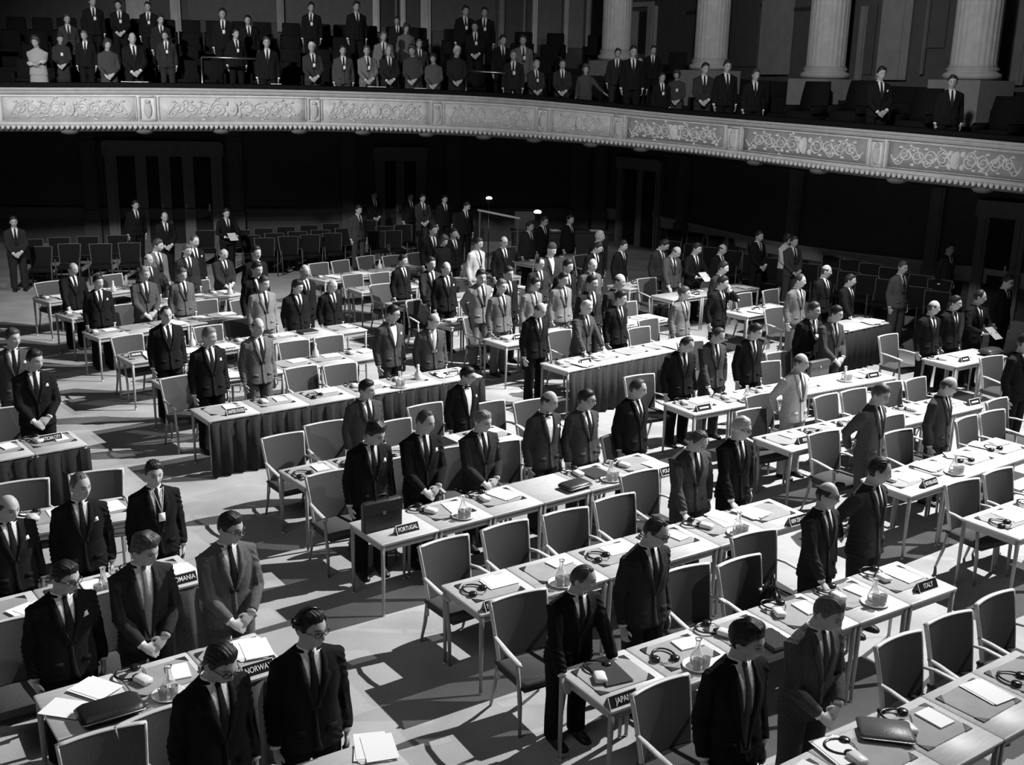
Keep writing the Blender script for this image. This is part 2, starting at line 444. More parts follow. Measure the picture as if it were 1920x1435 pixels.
def hair_mesh(style, lod, pitch, yaw, lean):
    nu, nv = (72, 44) if lod == 0 else (36, 24)
    D = dirs(nu, nv); x, y, z = D.T
    ys = [-1, -.85, -.62, -.40, -.15, .1, .4, 1]
    ln = {'full': [.62, .60, .53, .30, -.06, -.12, -.44, -.54], 'wave': [.56, .54, .46, .26, -.06, -.14, -.48, -.56],
          'receding': [.90, .86, .74, .40, -.02, -.10, -.44, -.54], 'bald': [.9, .86, .7, .34, .02, -.08, -.44, -.54],
          'long': [.52, .46, .20, -.20, -.50, -.70, -.82, -.88], 'cap': [.42, .41, .39, .37, .34, .30, .25, .22]}[style]
    ang = np.arctan2(y, x)
    m = z-np.interp(y, ys, ln)+(.025*np.sin(9*ang+2)+.018*np.sin(17*ang) if style != 'cap' else 0)
    if style == 'bald': m = np.minimum(m, (.48-z)*.9)
    if style == 'receding': m = np.where((np.abs(x) > .30) & (y < -.30), np.minimum(m, (-.30-y)*-.8+.12), m)
    th = {'full': .015, 'wave': .026, 'receding': .009, 'bald': .011, 'long': .030, 'cap': .026}[style]
    off = th*(.25*sstep(0, .06, m)+.75*sstep(.02, .5, m))-.007*(m <= 0)
    if style in ('full', 'wave', 'long'):
        q = .006 if style == 'full' else .012
        off = off+sstep(.05, .35, m)*q*(np.sin(5*x+3*z+1.3)*.6+np.sin(7*y-4*x)*.4+np.clip(z, 0, 1)*.8)
        off = off-sstep(.1, .3, m)*.006*np.exp(-((x-.38)/.06)**2)*(z > .3)
    if style != 'cap': off = off+(m > .05)*(.0018 if lod else .0024)*np.sin(30*np.arctan2(x, z+.3)+5*y)
    P = head_pts(D); n = (P-HC)/np.linalg.norm(P-HC, axis=1)[:, None]
    P = P+n*(off-np.where(m < -.05, .02, 0))[:, None]
    if style == 'cap': P[:, 2] = np.where(m > .0, P[:, 2]+.02*np.clip(1-(x/.5)**2, 0, 1)*(z > .5), P[:, 2])
    mb = MB(); mb.loft(grid_rings(P, nu))
    return mk(bend(mb.arr(), pitch, yaw, lean, 1.0), mb.f, 'hair')
def glasses_mesh(pitch, yaw, lean):
    mb = MB()
    for sg in (-1, 1):
        c = np.array([sg*.034, HC[1]-.106, HC[2]+.008])
        pts = [c+np.array([.026*cos(a), .006*abs(cos(a))*0+.01*(sg*cos(a) > 0)*abs(cos(a)), .020*sin(a)]) for a in np.linspace(0, 2*pi, 17)]
        mb.tube(pts, .0028, 6)
        mb.tube([c+np.array([sg*.026, .01, .006]), (sg*.081, -.05, HC[2]+.012), (sg*.086, .01, HC[2]+.010)], .0028, 6)
    mb.tube([(-.008, HC[1]-.109, HC[2]+.012), (0, HC[1]-.117, HC[2]+.014), (.008, HC[1]-.109, HC[2]+.012)], .0028, 6)
    return mk(bend(mb.arr(), pitch, yaw, lean, 1.0), mb.f, 'glasses')
def badge_mesh(lean):
    mb = MB(); z = 1.20; y = float(front(np.array([0.02]), z)[0])-.024
    mb.box((.02, y, z), (.062, .004, .085)); return mk(bend(mb.arr(), 0, 0, lean), mb.f, 'badge')
def cord_mesh(lean):
    mb = MB()
    for sg in (-1, 1):
        pts = [(.02+sg*(.0+.055*u), float(front(np.array([abs(.02+sg*.055*u)]), 1.24+.22*u)[0])-.019, 1.24+.23*u) for u in np.linspace(0, 1, 7)]
        mb.tube(pts, .0025, 5)
    return mk(bend(mb.arr(), 0, 0, lean), mb.f, 'badge_cord')
def hank_mesh(lean, fat):
    mb = MB(); x, z = .115, 1.285; y = float(front(np.array([x]), z, fat)[0])
    mb.loft([[(x-.022, y-.004, z-.012), (x+.026, y+.004, z), (x+.026, y-.008, z), (x-.022, y-.014, z-.012)], [(x-.012, y-.004, z+.024), (x+.018, y+.004, z+.036), (x+.018, y-.006, z+.036), (x-.012, y-.012, z+.024)]])
    return mk(bend(mb.arr(), 0, 0, lean), mb.f, 'pocket_square')
def posed_top(pitch, lean):
    V = head_pts(dirs(16, 12), .012); return float(bend(V, pitch, 0, lean, 1.0)[:, 2].max()), float(np.mean(bend(np.array([[0, -.02, 1.74]]), pitch, 0, lean, 1.0)[:, 1]))
def person(label, x, y, zf, height, rotz, suit=.02, trou=None, hair='full', hv=.02, pose='sides', pitch=8, yaw=0, lean=0.0, zv=1.13, tie=.02, shirt=.75, fat=1.0, extras='', skin=.42, lod=1, woman=False, group=None):
    pitch = int(round(pitch/6.0)*6); yaw = int(round(yaw/12.0)*12); lean = round(lean, 2)
    s = height/posed_top(pitch, lean)[0]
    t = thing('person', label, 'person', (x, y, zf), rotz, group); t.scale = (s, s, s)
    b = obj('body', cached(('b', lod, pose, lean, pitch, yaw), lambda: body_mesh(lod, pose, lean, pitch, yaw)), mat('skin', skin), t)
    jn = 'dress_bodice' if woman and 'd' in extras else 'jacket'
    if 'v' in extras: jn = 'blouse'
    obj(jn, cached(('j', lod, pose, lean, zv, fat, woman), lambda: jacket_mesh(lod, pose, lean, zv, fat, woman)), mat('cloth', suit), t)
    if not woman or 's' in extras:
        obj('shirt', cached(('s', pose, lean, zv, fat), lambda: shirt_mesh(pose, lean, zv, fat)), mat('cloth', shirt), t)
        for sd in (0, 1): obj('cuff', cached(('cf', pose, lean, sd), lambda: cuff_mesh(pose, lean, sd)), mat('cloth', shirt), t)
        if not woman and tie is not None:
            bow = 'w' in extras
            obj('bow_tie' if bow else 'tie', cached(('t', lean, zv, fat, bow), lambda: tie_mesh(lean, zv, fat, bow)), mat('cloth', tie), t)
    if woman: obj('skirt', cached('skirt', skirt_mesh), mat('cloth', suit if trou is None else trou), t)
    else: obj('trousers', cached(('tr', lod, fat), lambda: trouser_mesh(lod, fat)), mat('cloth', suit if trou is None else trou), t)
    for sg in (-1, 1): obj('shoe', cached(('sh', sg), lambda: shoe_mesh(sg)), mat('leather', .015), t)
    hn = 'cap' if hair == 'cap' else 'hair'
    obj(hn, cached(('h', hair, lod, pitch, yaw, lean), lambda: hair_mesh(hair, lod, pitch, yaw, lean)), mat('hair' if hn == 'hair' else 'cloth', hv), t)
    if 'g' in extras: obj('glasses', cached(('g', pitch, yaw, lean), lambda: glasses_mesh(pitch, yaw, lean)), mat('gloss', .01), t)
    if 'b' in extras:
        bo = obj('badge', cached(('bd', lean), lambda: badge_mesh(lean)), mat('paper', .85), t)
        if lod < 2: obj('badge_cord', cached(('bc', lean), lambda: cord_mesh(lean)), mat('paper', .7), bo)
    if 'p' in extras: obj('pocket_square', cached(('pk', lean, fat), lambda: hank_mesh(lean, fat)), mat('paper', .85), t)
    return t
# ------------------------------------------------------------------ furniture
DEP = .64; TZ = .745
def leg_m(h, r0, r1):
    return MB().tube([(0, 0, 0.02), (0, 0, h)], [r1, r0], 10)
def desk_top_mesh(w): return sharp(MB().box((0, 0, TZ-.014), (w-.006, DEP, .028), bev=.006).mesh('desk_top'))
def apron_mesh(w):
    m = MB(); a, b = w/2-.035, DEP/2-.035
    for sy in (-1, 1): m.box((0, sy*b, TZ-.058), (2*a, .02, .06))
    for sx in (-1, 1): m.box((sx*a, 0, TZ-.058), (.02, 2*b, .06))
    return m.mesh('apron', False)
def leg_mesh(): return MB().tube([(0, 0, .02), (0, 0, .35), (0, 0, TZ-.03)], [.014, .018, .023], 8).mesh('leg')
def glide_mesh(): return MB().lathe([(.004, .0), (.02, .0), (.018, .012), (.009, .03), (.004, .03)], n=10).mesh('foot_glide')
def desk(label, pos, rz, w, group, legs=(1, 1, 1, 1)):
    w = round(w, 2)
    t = thing('desk', label, 'desk', (pos[0], pos[1], 0), rz, group)
    obj('desk_top', cached(('dt', w), lambda: desk_top_mesh(w)), mat('wood', .50), t)
    obj('apron', cached(('ap', w), lambda: apron_mesh(w)), mat('wood', .36), t)
    k = 0
    for sx in (-1, 1):
        for sy in (-1, 1):
            if legs[k]:
                l = obj('leg', cached('leg', leg_mesh), mat('wood', .34), t, (sx*(w/2-.03), sy*(DEP/2-.03), 0))
                obj('foot_glide', cached('glide', glide_mesh), mat('metal', .8), l)
            k += 1
    return t
def back_pt(x, u):
    """chair back: u 0..1 bottom to top"""
    w = .225+.035*u; z = .47+.45*u; y = .205+.075*u+.02*u*u
    return np.array([x*w, y+.035*(abs(x)**2)*-1+.02, z])
def chair_meshes():
    o = {}
    m = MB(); m.box((0, 0, .435), (.50, .47, .055), bev=.022); m.box((0, 0, .40), (.47, .44, .03)); o['seat'] = m.mesh('seat')
    m = MB(); rows = []
    for i in range(9):
        u = i/8; xs = np.linspace(-.96, .96, 9)
        rows.append([back_pt(x, u)+(0, -.02-.008*(1-x*x)*sin(pi*u), 0) for x in xs]+[back_pt(x, u)+(0, .018, 0) for x in xs[::-1]])
    m.loft(rows); o['backrest'] = sharp(m.mesh('backrest'), 50)
    m = MB()
    for sg in (-1, 1):
        m.tube([(sg*.225, .20, .30), (sg*.226, .205, .42)]+[back_pt(sg, u) for u in np.linspace(0, 1.02, 8)], (.013, .022), 8)
    m.tube([back_pt(x, 1.015) for x in np.linspace(-1.03, 1.03, 11)], (.010, .022), 8, up=(0, 0, 1)); o['back_frame'] = m.mesh('back_frame')
    for sg, nm in ((-1, 'a0'), (1, 'a1')):
        m = MB(); m.tube([(sg*.243, .235, .655), (sg*.268, .12, .665), (sg*.285, -.05, .655), (sg*.283, -.20, .635), (sg*.28, -.235, .625)], [(.016, .013), (.022, .012), (.026, .011), (.024, .011), (.014, .008)], 8, up=(1, 0, 0)); o[nm] = m.mesh('armrest')
        m = MB(); m.tube([(sg*.258, -.205, 0), (sg*.262, -.20, .30), (sg*.275, -.17, .64)], [.013, .019, .016], 8); o['f'+nm] = m.mesh('leg')
        m = MB(); m.tube([(sg*.228, .30, 0), (sg*.226, .235, .22), (sg*.225, .20, .42)], [.012, .017, .019], 8); o['r'+nm] = m.mesh('leg')
    return o
CM = None
def chair(label, pos, rz, group, arms=True, shade=.085, wood=.55):
    global CM
    if CM is None: CM = chair_meshes()
    t = thing('armchair' if arms else 'chair', label, 'chair', (pos[0], pos[1], pos[2] if len(pos) > 2 else 0), rz, group)
    obj('seat', CM['seat'], mat('upholstery', shade), t); obj('backrest', CM['backrest'], mat('upholstery', shade), t)
    obj('back_frame', CM['back_frame'], mat('wood', wood), t)
    for k in ('a0', 'a1'):
        if arms: obj('armrest', CM[k], mat('wood', wood), t)
        obj('leg', CM['f'+k], mat('wood', wood*.6), t); obj('leg', CM['r'+k], mat('wood', wood*.6), t)  # legs darker than the arms: their shade is painted into the wood
    return t
# ---- small things on the desks
def blotter_mesh():
    w, d, c = .235, .18, .03
    return sharp(MB().poly([(-w+c, -d), (w-c, -d), (w, -d+c), (w, d-c), (w-c, d), (-w+c, d), (-w, d-c), (-w, -d+c)], 0, .006).mesh('pad'), 30)
def corner_mesh(sx, sy):
    w, d = sx*.24, sy*.185
    p = [(w, d), (w-sx*.075, d), (w, d-sy*.075)]
    if sx*sy < 0: p = p[::-1]
    return MB().poly(p, .0, .008).mesh('corner', False)
def receiver_mesh(): return MB().box((0, 0, .022), (.085, .13, .044), bev=.01).mesh('receiver_case')
def cup_mesh(): return MB().lathe([(.006, 0), (.033, 0), (.038, .008), (.036, .022), (.022, .030), (.004, .030)], n=16).mesh('ear_cup')
def band_mesh():
    return MB().tube([(.085*sin(a), -.10*cos(a)*.0+.11*(cos(a)-.3), .014) for a in np.linspace(-1.9, 1.9, 17)], [(.006, .010)]*17, 6, up=(0, 0, 1)).mesh('headband')
def cable_mesh():
    return MB().tube([(-.07, -.06, .006), (-.03, -.13, .006), (.05, -.12, .006), (.10, -.05, .006), (.06, -.02, .006)], .003, 5).mesh('cable')
def carafe_mesh(): return MB().lathe([(.01, .0), (.048, 0), (.055, .02), (.05, .06), (.028, .11), (.019, .15), (.02, .19), (.028, .205), (.025, .205), (.015, .19), (.013, .15), (.022, .11), (.045, .06), (.048, .02), (.01, .01)], n=18).mesh('carafe')
def tumbler_mesh(): return MB().lathe([(.006, 0), (.027, 0), (.033, .095), (.030, .095), (.025, .008), (.006, .008)], n=14).mesh('tumbler')
def plate_mesh(): return MB().lathe([(.01, 0), (.075, 0), (.115, .014), (.118, .02), (.11, .02), (.075, .008), (.01, .007)], n=28).mesh('plate')
def ashtray_mesh(): return MB().lathe([(.005, 0), (.045, 0), (.05, .025), (.042, .025), (.036, .008), (.005, .008)], n=14).mesh('ashtray')
def cupmug_mesh(): return MB().lathe([(.005, 0), (.028, 0), (.04, .06), (.037, .06), (.026, .006), (.005, .006)], n=14).mesh('cup')
def sheet_mesh(k):
    m = MB(); r = random.Random(k)
    for i in range((1, 2, 3, 5)[k]): m.box((r.uniform(-.012, .012)*i, r.uniform(-.012, .012)*i, .0015+.003*i), (.21*.98, .285, .0028), r.uniform(-.12, .12)*min(i, 2))
    return m.mesh('sheet', False)
def pad_mesh(): return MB().box((0, 0, .005), (.15, .21, .010)).mesh('pad', False)
def place(o_loc, rz, lx, ly):
    c, s = cos(rz), sin(rz); return (o_loc[0]+lx*c-ly*s, o_loc[1]+lx*s+ly*c)
class Row: pass
# places taken by special things: 2 = nothing else on that desk, 1 = no papers there
SPECIAL = [(at_z(x, y, TZ)[:2], k) for x, y, k in [(716, 992, 2), (1533, 704, 2), (1078, 914, 2), (207, 1338, 2), (1650, 1375, 1), (1857, 664, 2), (1449, 1203, 1), (1143, 1264, 1), (830, 832, 2), (755, 570, 2), (577, 623, 2), (1115, 888, 1),
    (1325, 955, 1), (1410, 963, 1), (178, 1292, 1), (498, 1213, 1), (120, 1330, 1), (60, 1150, 1), (350, 1072, 1), (1570, 1408, 1), (1740, 876, 1), (1795, 855, 1), (832, 703, 1), (1302, 635, 2), (955, 503, 2), (1640, 602, 1), (1250, 868, 1), (1490, 760, 1)]]
ROWS = {}; ORDER = []
def seat_items(row, i, D, rz, seed, far):
    """blotter, pad, headset, receiver as separate things lying on one desk"""
    r = random.Random(seed); where = '%s desk from left, %s' % (ordinal(i+1), row.name)
    z = TZ
    near = [k for q, k in SPECIAL if np.linalg.norm(q-np.array(D)) < .36]
    if 2 in near: return
    jit = r.uniform(-.02, .02)
    if row.blot and not (r.random() < .12 and far):
        p = place(D, rz, jit*.5, .06); b = thing('desk_blotter', 'grey desk blotter, %s' % where, 'blotter', (p[0], p[1], z), rz+r.uniform(-.03, .03), 'desk blotters')
        obj('pad', cached('blot', blotter_mesh), mat('plaster', .30), b)
        for sx in (-1, 1):
            for sy in (-1, 1): obj('corner', cached(('bc', sx, sy), lambda: corner_mesh(sx, sy)), mat('leather', .03), b)
    zz = z+.0085 if row.blot else z+.0005
    lay = r.choice([0, 2])
    if r.random() < (.9 if not far else .75) and not near:
        lx, ly, a = ((.11, .08, r.uniform(-.2, .2)), (-.02, .03, r.uniform(-.3, .3)), (.13, .12, 1.5+r.uniform(-.1, .2)))[lay]
        p = place(D, rz, lx+r.uniform(-.02, .02), ly+r.uniform(-.03, .03))
        if r.random() < .5: tag(obj('notepad', cached('pad', pad_mesh), mat('paper', .84), None, (p[0], p[1], zz), rz+a), 'small white notepad, %s' % where, 'notepad', 'white notepads')
        else: tag(obj('paper_sheets', cached(('sheet', k := r.choice([0, 1, 2])), lambda: sheet_mesh(k)), mat('paper', .82), None, (p[0], p[1], zz), rz+a), 'loose white papers, %s' % where, 'papers', 'loose papers')
    if far and r.random() < .45 and not near:
        p = place(D, rz, .12, -.17); tag(obj('paper_sheets', cached(('sheet', 3), lambda: sheet_mesh(3)), mat('paper', .82), None, (p[0], p[1], z+.0145), rz+r.uniform(-.2, .2)), 'stacked white papers at front edge, %s' % where, 'papers', 'stacked papers')
    if r.random() < (.85 if not far else .5):
        p = place(D, rz, -.15+r.uniform(-.02, .02), .06+r.uniform(-.05, .05)); a = rz+r.uniform(-.5, .5)
        if far or r.random() < .6:
            tag(obj('translation_receiver', cached('recv', receiver_mesh), mat('gloss', .7), None, (p[0], p[1], zz), a), 'small white receiver box, %s' % where, 'receiver', 'translation receivers')
            p = place(p, a, -.01, .17)
            a += 1.0
        h = thing('headset', 'black headset, %s' % where, 'headphones', (p[0], p[1], zz), a, 'headsets')
        for sg in (-1, 1): obj('ear_cup', cached('ecup', cup_mesh), mat('gloss', .015), h, (sg*.075, -.068, .0))
        obj('headband', cached('hband', band_mesh), mat('gloss', .015), h)
        if not far: obj('cable', cached('hcab', cable_mesh), mat('gloss', .03), h)
def on_desk(P):
    """nearest place inside the top of some desk"""
    best = None
    for r in ROWS.values():
        q = np.array(P[:2])-r.F; u = float(np.clip(q@r.u, .14, r.L-.14)); s = float(np.clip(q@r.v, .12, DEP-.12)); w = r.F+r.u*u+r.v*s; e = np.linalg.norm(w-np.array(P[:2]))
        if best is None or e < best[0]: best = (e, w)
    return np.array([best[1][0], best[1][1], P[2]])
def water_set(px, py, where, cups=2):
    P = on_desk(at_z(px, py, TZ+.02)); z = TZ
    tag(obj('plate', cached('plate', plate_mesh), mat('gloss', .75), None, (P[0], P[1], z)), 'white plate under a carafe %s' % where, 'plate', 'white plates')
    tag(obj('carafe', cached('carafe', carafe_mesh), mat('glass'), None, (P[0]+.0, P[1]+.03, z+.009)), 'glass carafe on a plate %s' % where, 'carafe', 'water carafes')
    for k in range(cups):
        a = -.9+1.1*k
        tag(obj('tumbler', cached('tumb', tumbler_mesh), mat('glass'), None, (P[0]+.068*cos(a-.9), P[1]+.068*sin(a-.9), z+.009)), '%s tumbler by the carafe %s' % (('left', 'right')[k], where), 'glass', 'tumblers')
def bottle(px, py, where):
    P = on_desk(at_z(px, py, TZ))
    b = thing('water_bottle', 'pale water bottle %s' % where, 'bottle', (P[0], P[1], TZ), 0, 'water bottles')
    obj('flask', cached('bflask', lambda: MB().lathe([(.01, 0), (.05, 0), (.058, .03), (.05, .09), (.022, .14), (.018, .19), (.01, .19)], n=14).mesh('flask')), mat('gloss', .6), b)
    obj('stopper', cached('bstop', lambda: MB().ell((0, 0, .205), (.022, .022, .024), 10, 8).mesh('stopper')), mat('gloss', .75), b)
def text_mesh(s, size):
    cu = bpy.data.curves.new('t', 'FONT'); cu.body = s; cu.size = size; cu.align_x = 'CENTER'; cu.align_y = 'CENTER'; cu.extrude = .0008; cu.offset = size*.004
    o = bpy.data.objects.new('t', cu); COL.objects.link(o)
    dg = bpy.context.evaluated_depsgraph_get(); dg.update()
    me = bpy.data.meshes.new_from_object(o.evaluated_get(dg)); bpy.data.objects.remove(o); bpy.data.curves.remove(cu)
    return me
def sign(px, py, text, rz, where, white=False, w=.25, z=TZ):
    """tent-shaped name board; px, py is the middle of its front base"""
    P = at_z(px, py, z); h = .085
    lab = ('black tent name board reading %s' % text) if text else 'name board with illegible lettering %s' % where
    t = thing('name_board', lab, 'name board', (P[0], P[1], z), rz, 'country name boards')
    m = MB(); V = [(-w/2, 0, 0), (w/2, 0, 0), (w/2, .085, 0), (-w/2, .085, 0), (-w/2, .045, h), (w/2, .045, h)]
    m.add(V, [(3, 2, 1, 0), (0, 1, 5, 4), (2, 3, 4, 5), (0, 4, 3), (1, 2, 5)]); obj('board', m.mesh('board', False), mat('gloss', .02), t)
    tilt = math.atan2(h, .045)
    # white rim of the front face
    m = MB(); fl = lambda x, s: (x, s*cos(tilt)-.0012*sin(tilt), s*sin(tilt)+.0012*cos(tilt)); L = math.hypot(h, .045); e = .006
    fb = lambda x, s: (x, s*cos(tilt)+.001, s*sin(tilt))
    for x0, x1, s0, s1 in ((-w/2, w/2, 0, e), (-w/2, w/2, L-e, L), (-w/2, -w/2+e, e, L-e), (w/2-e, w/2, e, L-e)):
        m.add([fl(x0, s0), fl(x1, s0), fl(x1, s1), fl(x0, s1), fb(x0, s0), fb(x1, s0), fb(x1, s1), fb(x0, s1)], [(0, 1, 2, 3), (7, 6, 5, 4), (0, 4, 5, 1), (1, 5, 6, 2), (2, 6, 7, 3), (3, 7, 4, 0)])
    obj('rim', m.mesh('rim', False), mat('paper', .7), t)
    if text:
        me = text_mesh(text, .058); X = [v.co.x for v in me.vertices]
        l = obj('lettering', me, mat('paper', .85), t); l.scale = (min(.82, w*.84/(max(X)-min(X))), 1, 1)
    else:
        m = MB(); r = random.Random(int(px)); x = -w*.30
        while x < w*.30:
            k = r.uniform(.008, .014); m.box((x, 0, 0), (k, .024, .0016)); x += k+.005
        l = obj('lettering', m.mesh('lettering', False), mat('paper', .8), t)
    s = L*.5; l.location = (0, s*cos(tilt)-.003*sin(tilt), s*sin(tilt)+.003*cos(tilt)); l.rotation_euler = (tilt, 0, 0)
    return t
def skirt_cloth(row, n_fold, shade=.02):
    """pleated cloth hanging down the front (and the two ends) of a table row"""
    L = row.L; m = MB(); k = int(L/.05); pts = []
    for i in range(k+1):
        x = L*i/k; pts.append((x, -.035-.026*sin(i*1.75)-.010*sin(i*.61)))
    rings = []
    for x, y in pts:
        o = -.012 if 0 <= x <= L else 0; f = 1.5
        yb = y*f if 0 <= x <= L else y
        rings.append([(x, y, TZ-.03), (x, yb-.004, .38), (x, yb-.01, .03), (x, yb+.0-.006+.008, .03), (x, yb+.004, .38), (x, y+.008, TZ-.03)])
    m.loft(rings, True, True)
    o = obj('table_skirt', m.mesh('table_skirt'), mat('cloth', shade), None, (row.F[0], row.F[1], 0), row.ang)
    return tag(o, 'dark pleated cloth on the front of the %s' % row.name, 'table skirt')
def make_row(key, name, f, g, n, skirt=0, far=False, blot=True, g_ang=None, items=True):
    r = Row(); r.key = key; r.name = name; r.F = at_z(f[0], f[1], TZ)[:2]
    if g_ang is None:
        G = at_z(g[0], g[1], TZ)[:2]; d = G-r.F; r.L = float(np.linalg.norm(d)); r.ang = math.atan2(d[1], d[0])
    else: r.L = g; r.ang = R(g_ang)
    r.u = np.array([cos(r.ang), sin(r.ang)]); r.v = np.array([-sin(r.ang), cos(r.ang)]); r.n = n; r.far = far; r.blot = blot
    r.w = r.L/n; r.people = []; r.chairs = []
    ROWS[key] = r; ORDER.append(key)
    for i in range(n):
        D = r.F+r.u*r.w*(i+.5)+r.v*DEP/2
        if n > 1: lab = 'pale wooden desk, %s from left in the %s' % (ordinal(i+1), name)
        else: lab = 'pale wooden desk, the %s' % name
        desk(lab, D, r.ang, r.w, 'pale desks in rows', (1, 1, 1, 1))
        if items: seat_items(r, i, D, r.ang, hash_(key, i), far)
    if skirt: skirt_cloth(r, 0, skirt)
    return r
def hash_(k, i): return sum(ord(c)*(j+3) for j, c in enumerate(k))*31+i*7
# ------------------------------------------------------------------ rows of desks (front-left and front-right corners of the table tops)
NOR, ROM = 'NORWAY row', 'ROMANIA row'
make_row('L1', NOR, (108, 1388), (545, 1252), 3, .05)
make_row('L2', ROM, (-60, 1205), (388, 1088), 3, .05)
make_row('L3', 'row behind ROMANIA row', (-60, 1020), (250, 972), 3)
make_row('L4', 'VATICAN CITY row', (-40, 870), (165, 833), 2, .02)
make_row('M0', 'bottom right row', (1548, 1575), (2060, 1288), 5)
make_row('M1', 'JAPAN row', (1145, 1336), (1797, 1102), 6)
make_row('M2', 'NICARAGUA row', (901, 1154), (1532, 972), 6)
make_row('M3', 'PORTUGAL row', (716, 1022), (1270, 878), 6)
make_row('M4', 'row behind PORTUGAL row', (572, 914), (985, 822), 5)
make_row('M5', 'UNITED STATES row', (391, 790), (905, 705), 6, .022)
make_row('M6', 'first row behind UNITED STATES', (314.5, 731), (728, 667), 6, far=True)
make_row('M7', 'second row behind UNITED STATES', (246, 681), (690, 618), 7, far=True)
make_row('M8', 'third row behind UNITED STATES', (184, 634), (462, 594), 5, far=True)
make_row('M9', 'fourth row behind UNITED STATES', (134, 598), (458, 551), 6, far=True)
make_row('M10', 'fifth row behind UNITED STATES', (91, 567), (300, 538), 4, far=True)
make_row('R8', 'NETHERLANDS row', (1708, 931), (1960, 846), 4)
make_row('R7', 'PERU row', (1484, 847), (1845, 763), 6)
make_row('R6', 'row behind PERU row', (1302, 778), (1682, 708), 6)
make_row('R5', 'skirted centre row', (1065, 697), (1345, 642), 5, .03, far=True)
make_row('R4', 'first row behind skirted centre', (949, 649), (1262, 599), 5, far=True)
make_row('R3', 'second row behind skirted centre', (847, 614), (1120, 571), 5, far=True)
make_row('R2', 'third row behind skirted centre', (757, 578), (1010, 542), 5, far=True)
make_row('R1', 'fourth row behind skirted centre', (678, 549), (978, 518), 6, far=True)
make_row('R0', 'rear centre row', (609, 528), (800, 502), 4, far=True)
make_row('T1', 'desks before rear counter', (1000, 497), (1105, 481), 2, far=True, blot=False)
make_row('S1', 'lone rear desk', (1181, 543), (1232, 534), 1, far=True, blot=False)
make_row('S2', 'rear right row', (1262, 563), (1425, 540), 3, far=True, blot=False)
make_row('S3', 'short row left of right skirt', (1402, 594), (1492, 578), 2, far=True, blot=False)
make_row('S4', 'right skirted table', (1548, 630), (1668, 605), 2, .02, far=True, blot=False)
make_row('S5', 'far right table', (1793, 688), (1890, 668), 2, far=True, blot=False)
make_row('R9', 'right edge table', (1912, 1012), 1.4, 2, g_ang=35)
DOWN = ROWS['M1'].ang
def rowang(k): return ROWS[k].ang
# ------------------------------------------------------------------ name boards
for px, py, tx, k, w in [(487, 1266, 'NORWAY', 'L1', .24), (346, 1096, 'ROMANIA', 'L2', .24), (97, 829, 'VATICAN CITY', 'L4', .26), (1172, 1324, 'JAPAN', 'M1', .25), (936, 1143, 'NICARAGUA', 'M2', .25),
        (767, 1000, 'PORTUGAL', 'M3', .25), (611, 906, 'TURKEY', 'M4', .25), (444, 778, 'UNITED STATES', 'M5', .25), (1743, 1108, 'ITALY', 'M1', .25), (1513, 832, 'PERU', 'R7', .25),
        (1748, 913, 'NETHERLANDS', 'R8', .25), (1500, 984, 'NEW ZEALAND', 'M2', .25), (1256, 890, 'POLAND', 'M3', .24), (1322, 771, '', 'R6', .25), (1640, 709, '', 'R6', .24), (1830, 760, '', 'R7', .24),
        (1100, 683, '', 'R5', .24), (337, 719, '', 'M6', .22), (257, 670, '', 'M7', .22), (869, 604, '', 'R3', .2), (974, 637, '', 'R4', .2), (1193, 533, '', 'S1', .2), (1307, 554, '', 'S2', .2), (1420, 584, '', 'S3', .2), (1812, 679, '', 'S5', .22), (852, 706, '', 'M5', .2)]:
    sign(px, py, tx, rowang(k), 'on the %s' % ROWS[k].name, w=w)
# ------------------------------------------------------------------ plates with carafes, bottles
for px, py, k, w in [(318, 1303, 'L1', 'on the NORWAY table'), (193, 1108, 'L2', 'on the ROMANIA table'), (868, 966, 'M3', 'on the PORTUGAL table'), (1163, 905, 'M3', 'at the right end of the PORTUGAL row'), (1062, 1098, 'M2', 'on the NICARAGUA table'), (1385, 998, 'M2', 'left of the NEW ZEALAND board'),
        (1308, 1246, 'M1', 'right of the JAPAN board'), (1640, 1128, 'M1', 'left of the ITALY board'), (1790, 885, 'R8', 'right of the NETHERLANDS board'), (1585, 712, 'R6', 'beside the upright briefcase'), (1400, 750, 'R6', 'on the table before the bowed man'), (765, 730, 'M5', 'right half of the UNITED STATES table')]:
    water_set(px, py, w)
for px, py, w in [(423, 705, 'beside the left man of the UNITED STATES row'), (361, 650, 'behind the tall dark man at left'), (247, 556, 'on the fourth row at left'), (222, 533, 'on the rearmost row at left'), (447, 556, 'beside the bald man with clasped hands'), (712, 505, 'on the rear centre row'),
        (586, 668, 'between two empty chairs behind the UNITED STATES table'), (784, 712, 'near the right end of the UNITED STATES table'), (912, 510, 'behind the man in the pale jacket')]:
    bottle(px, py, w)
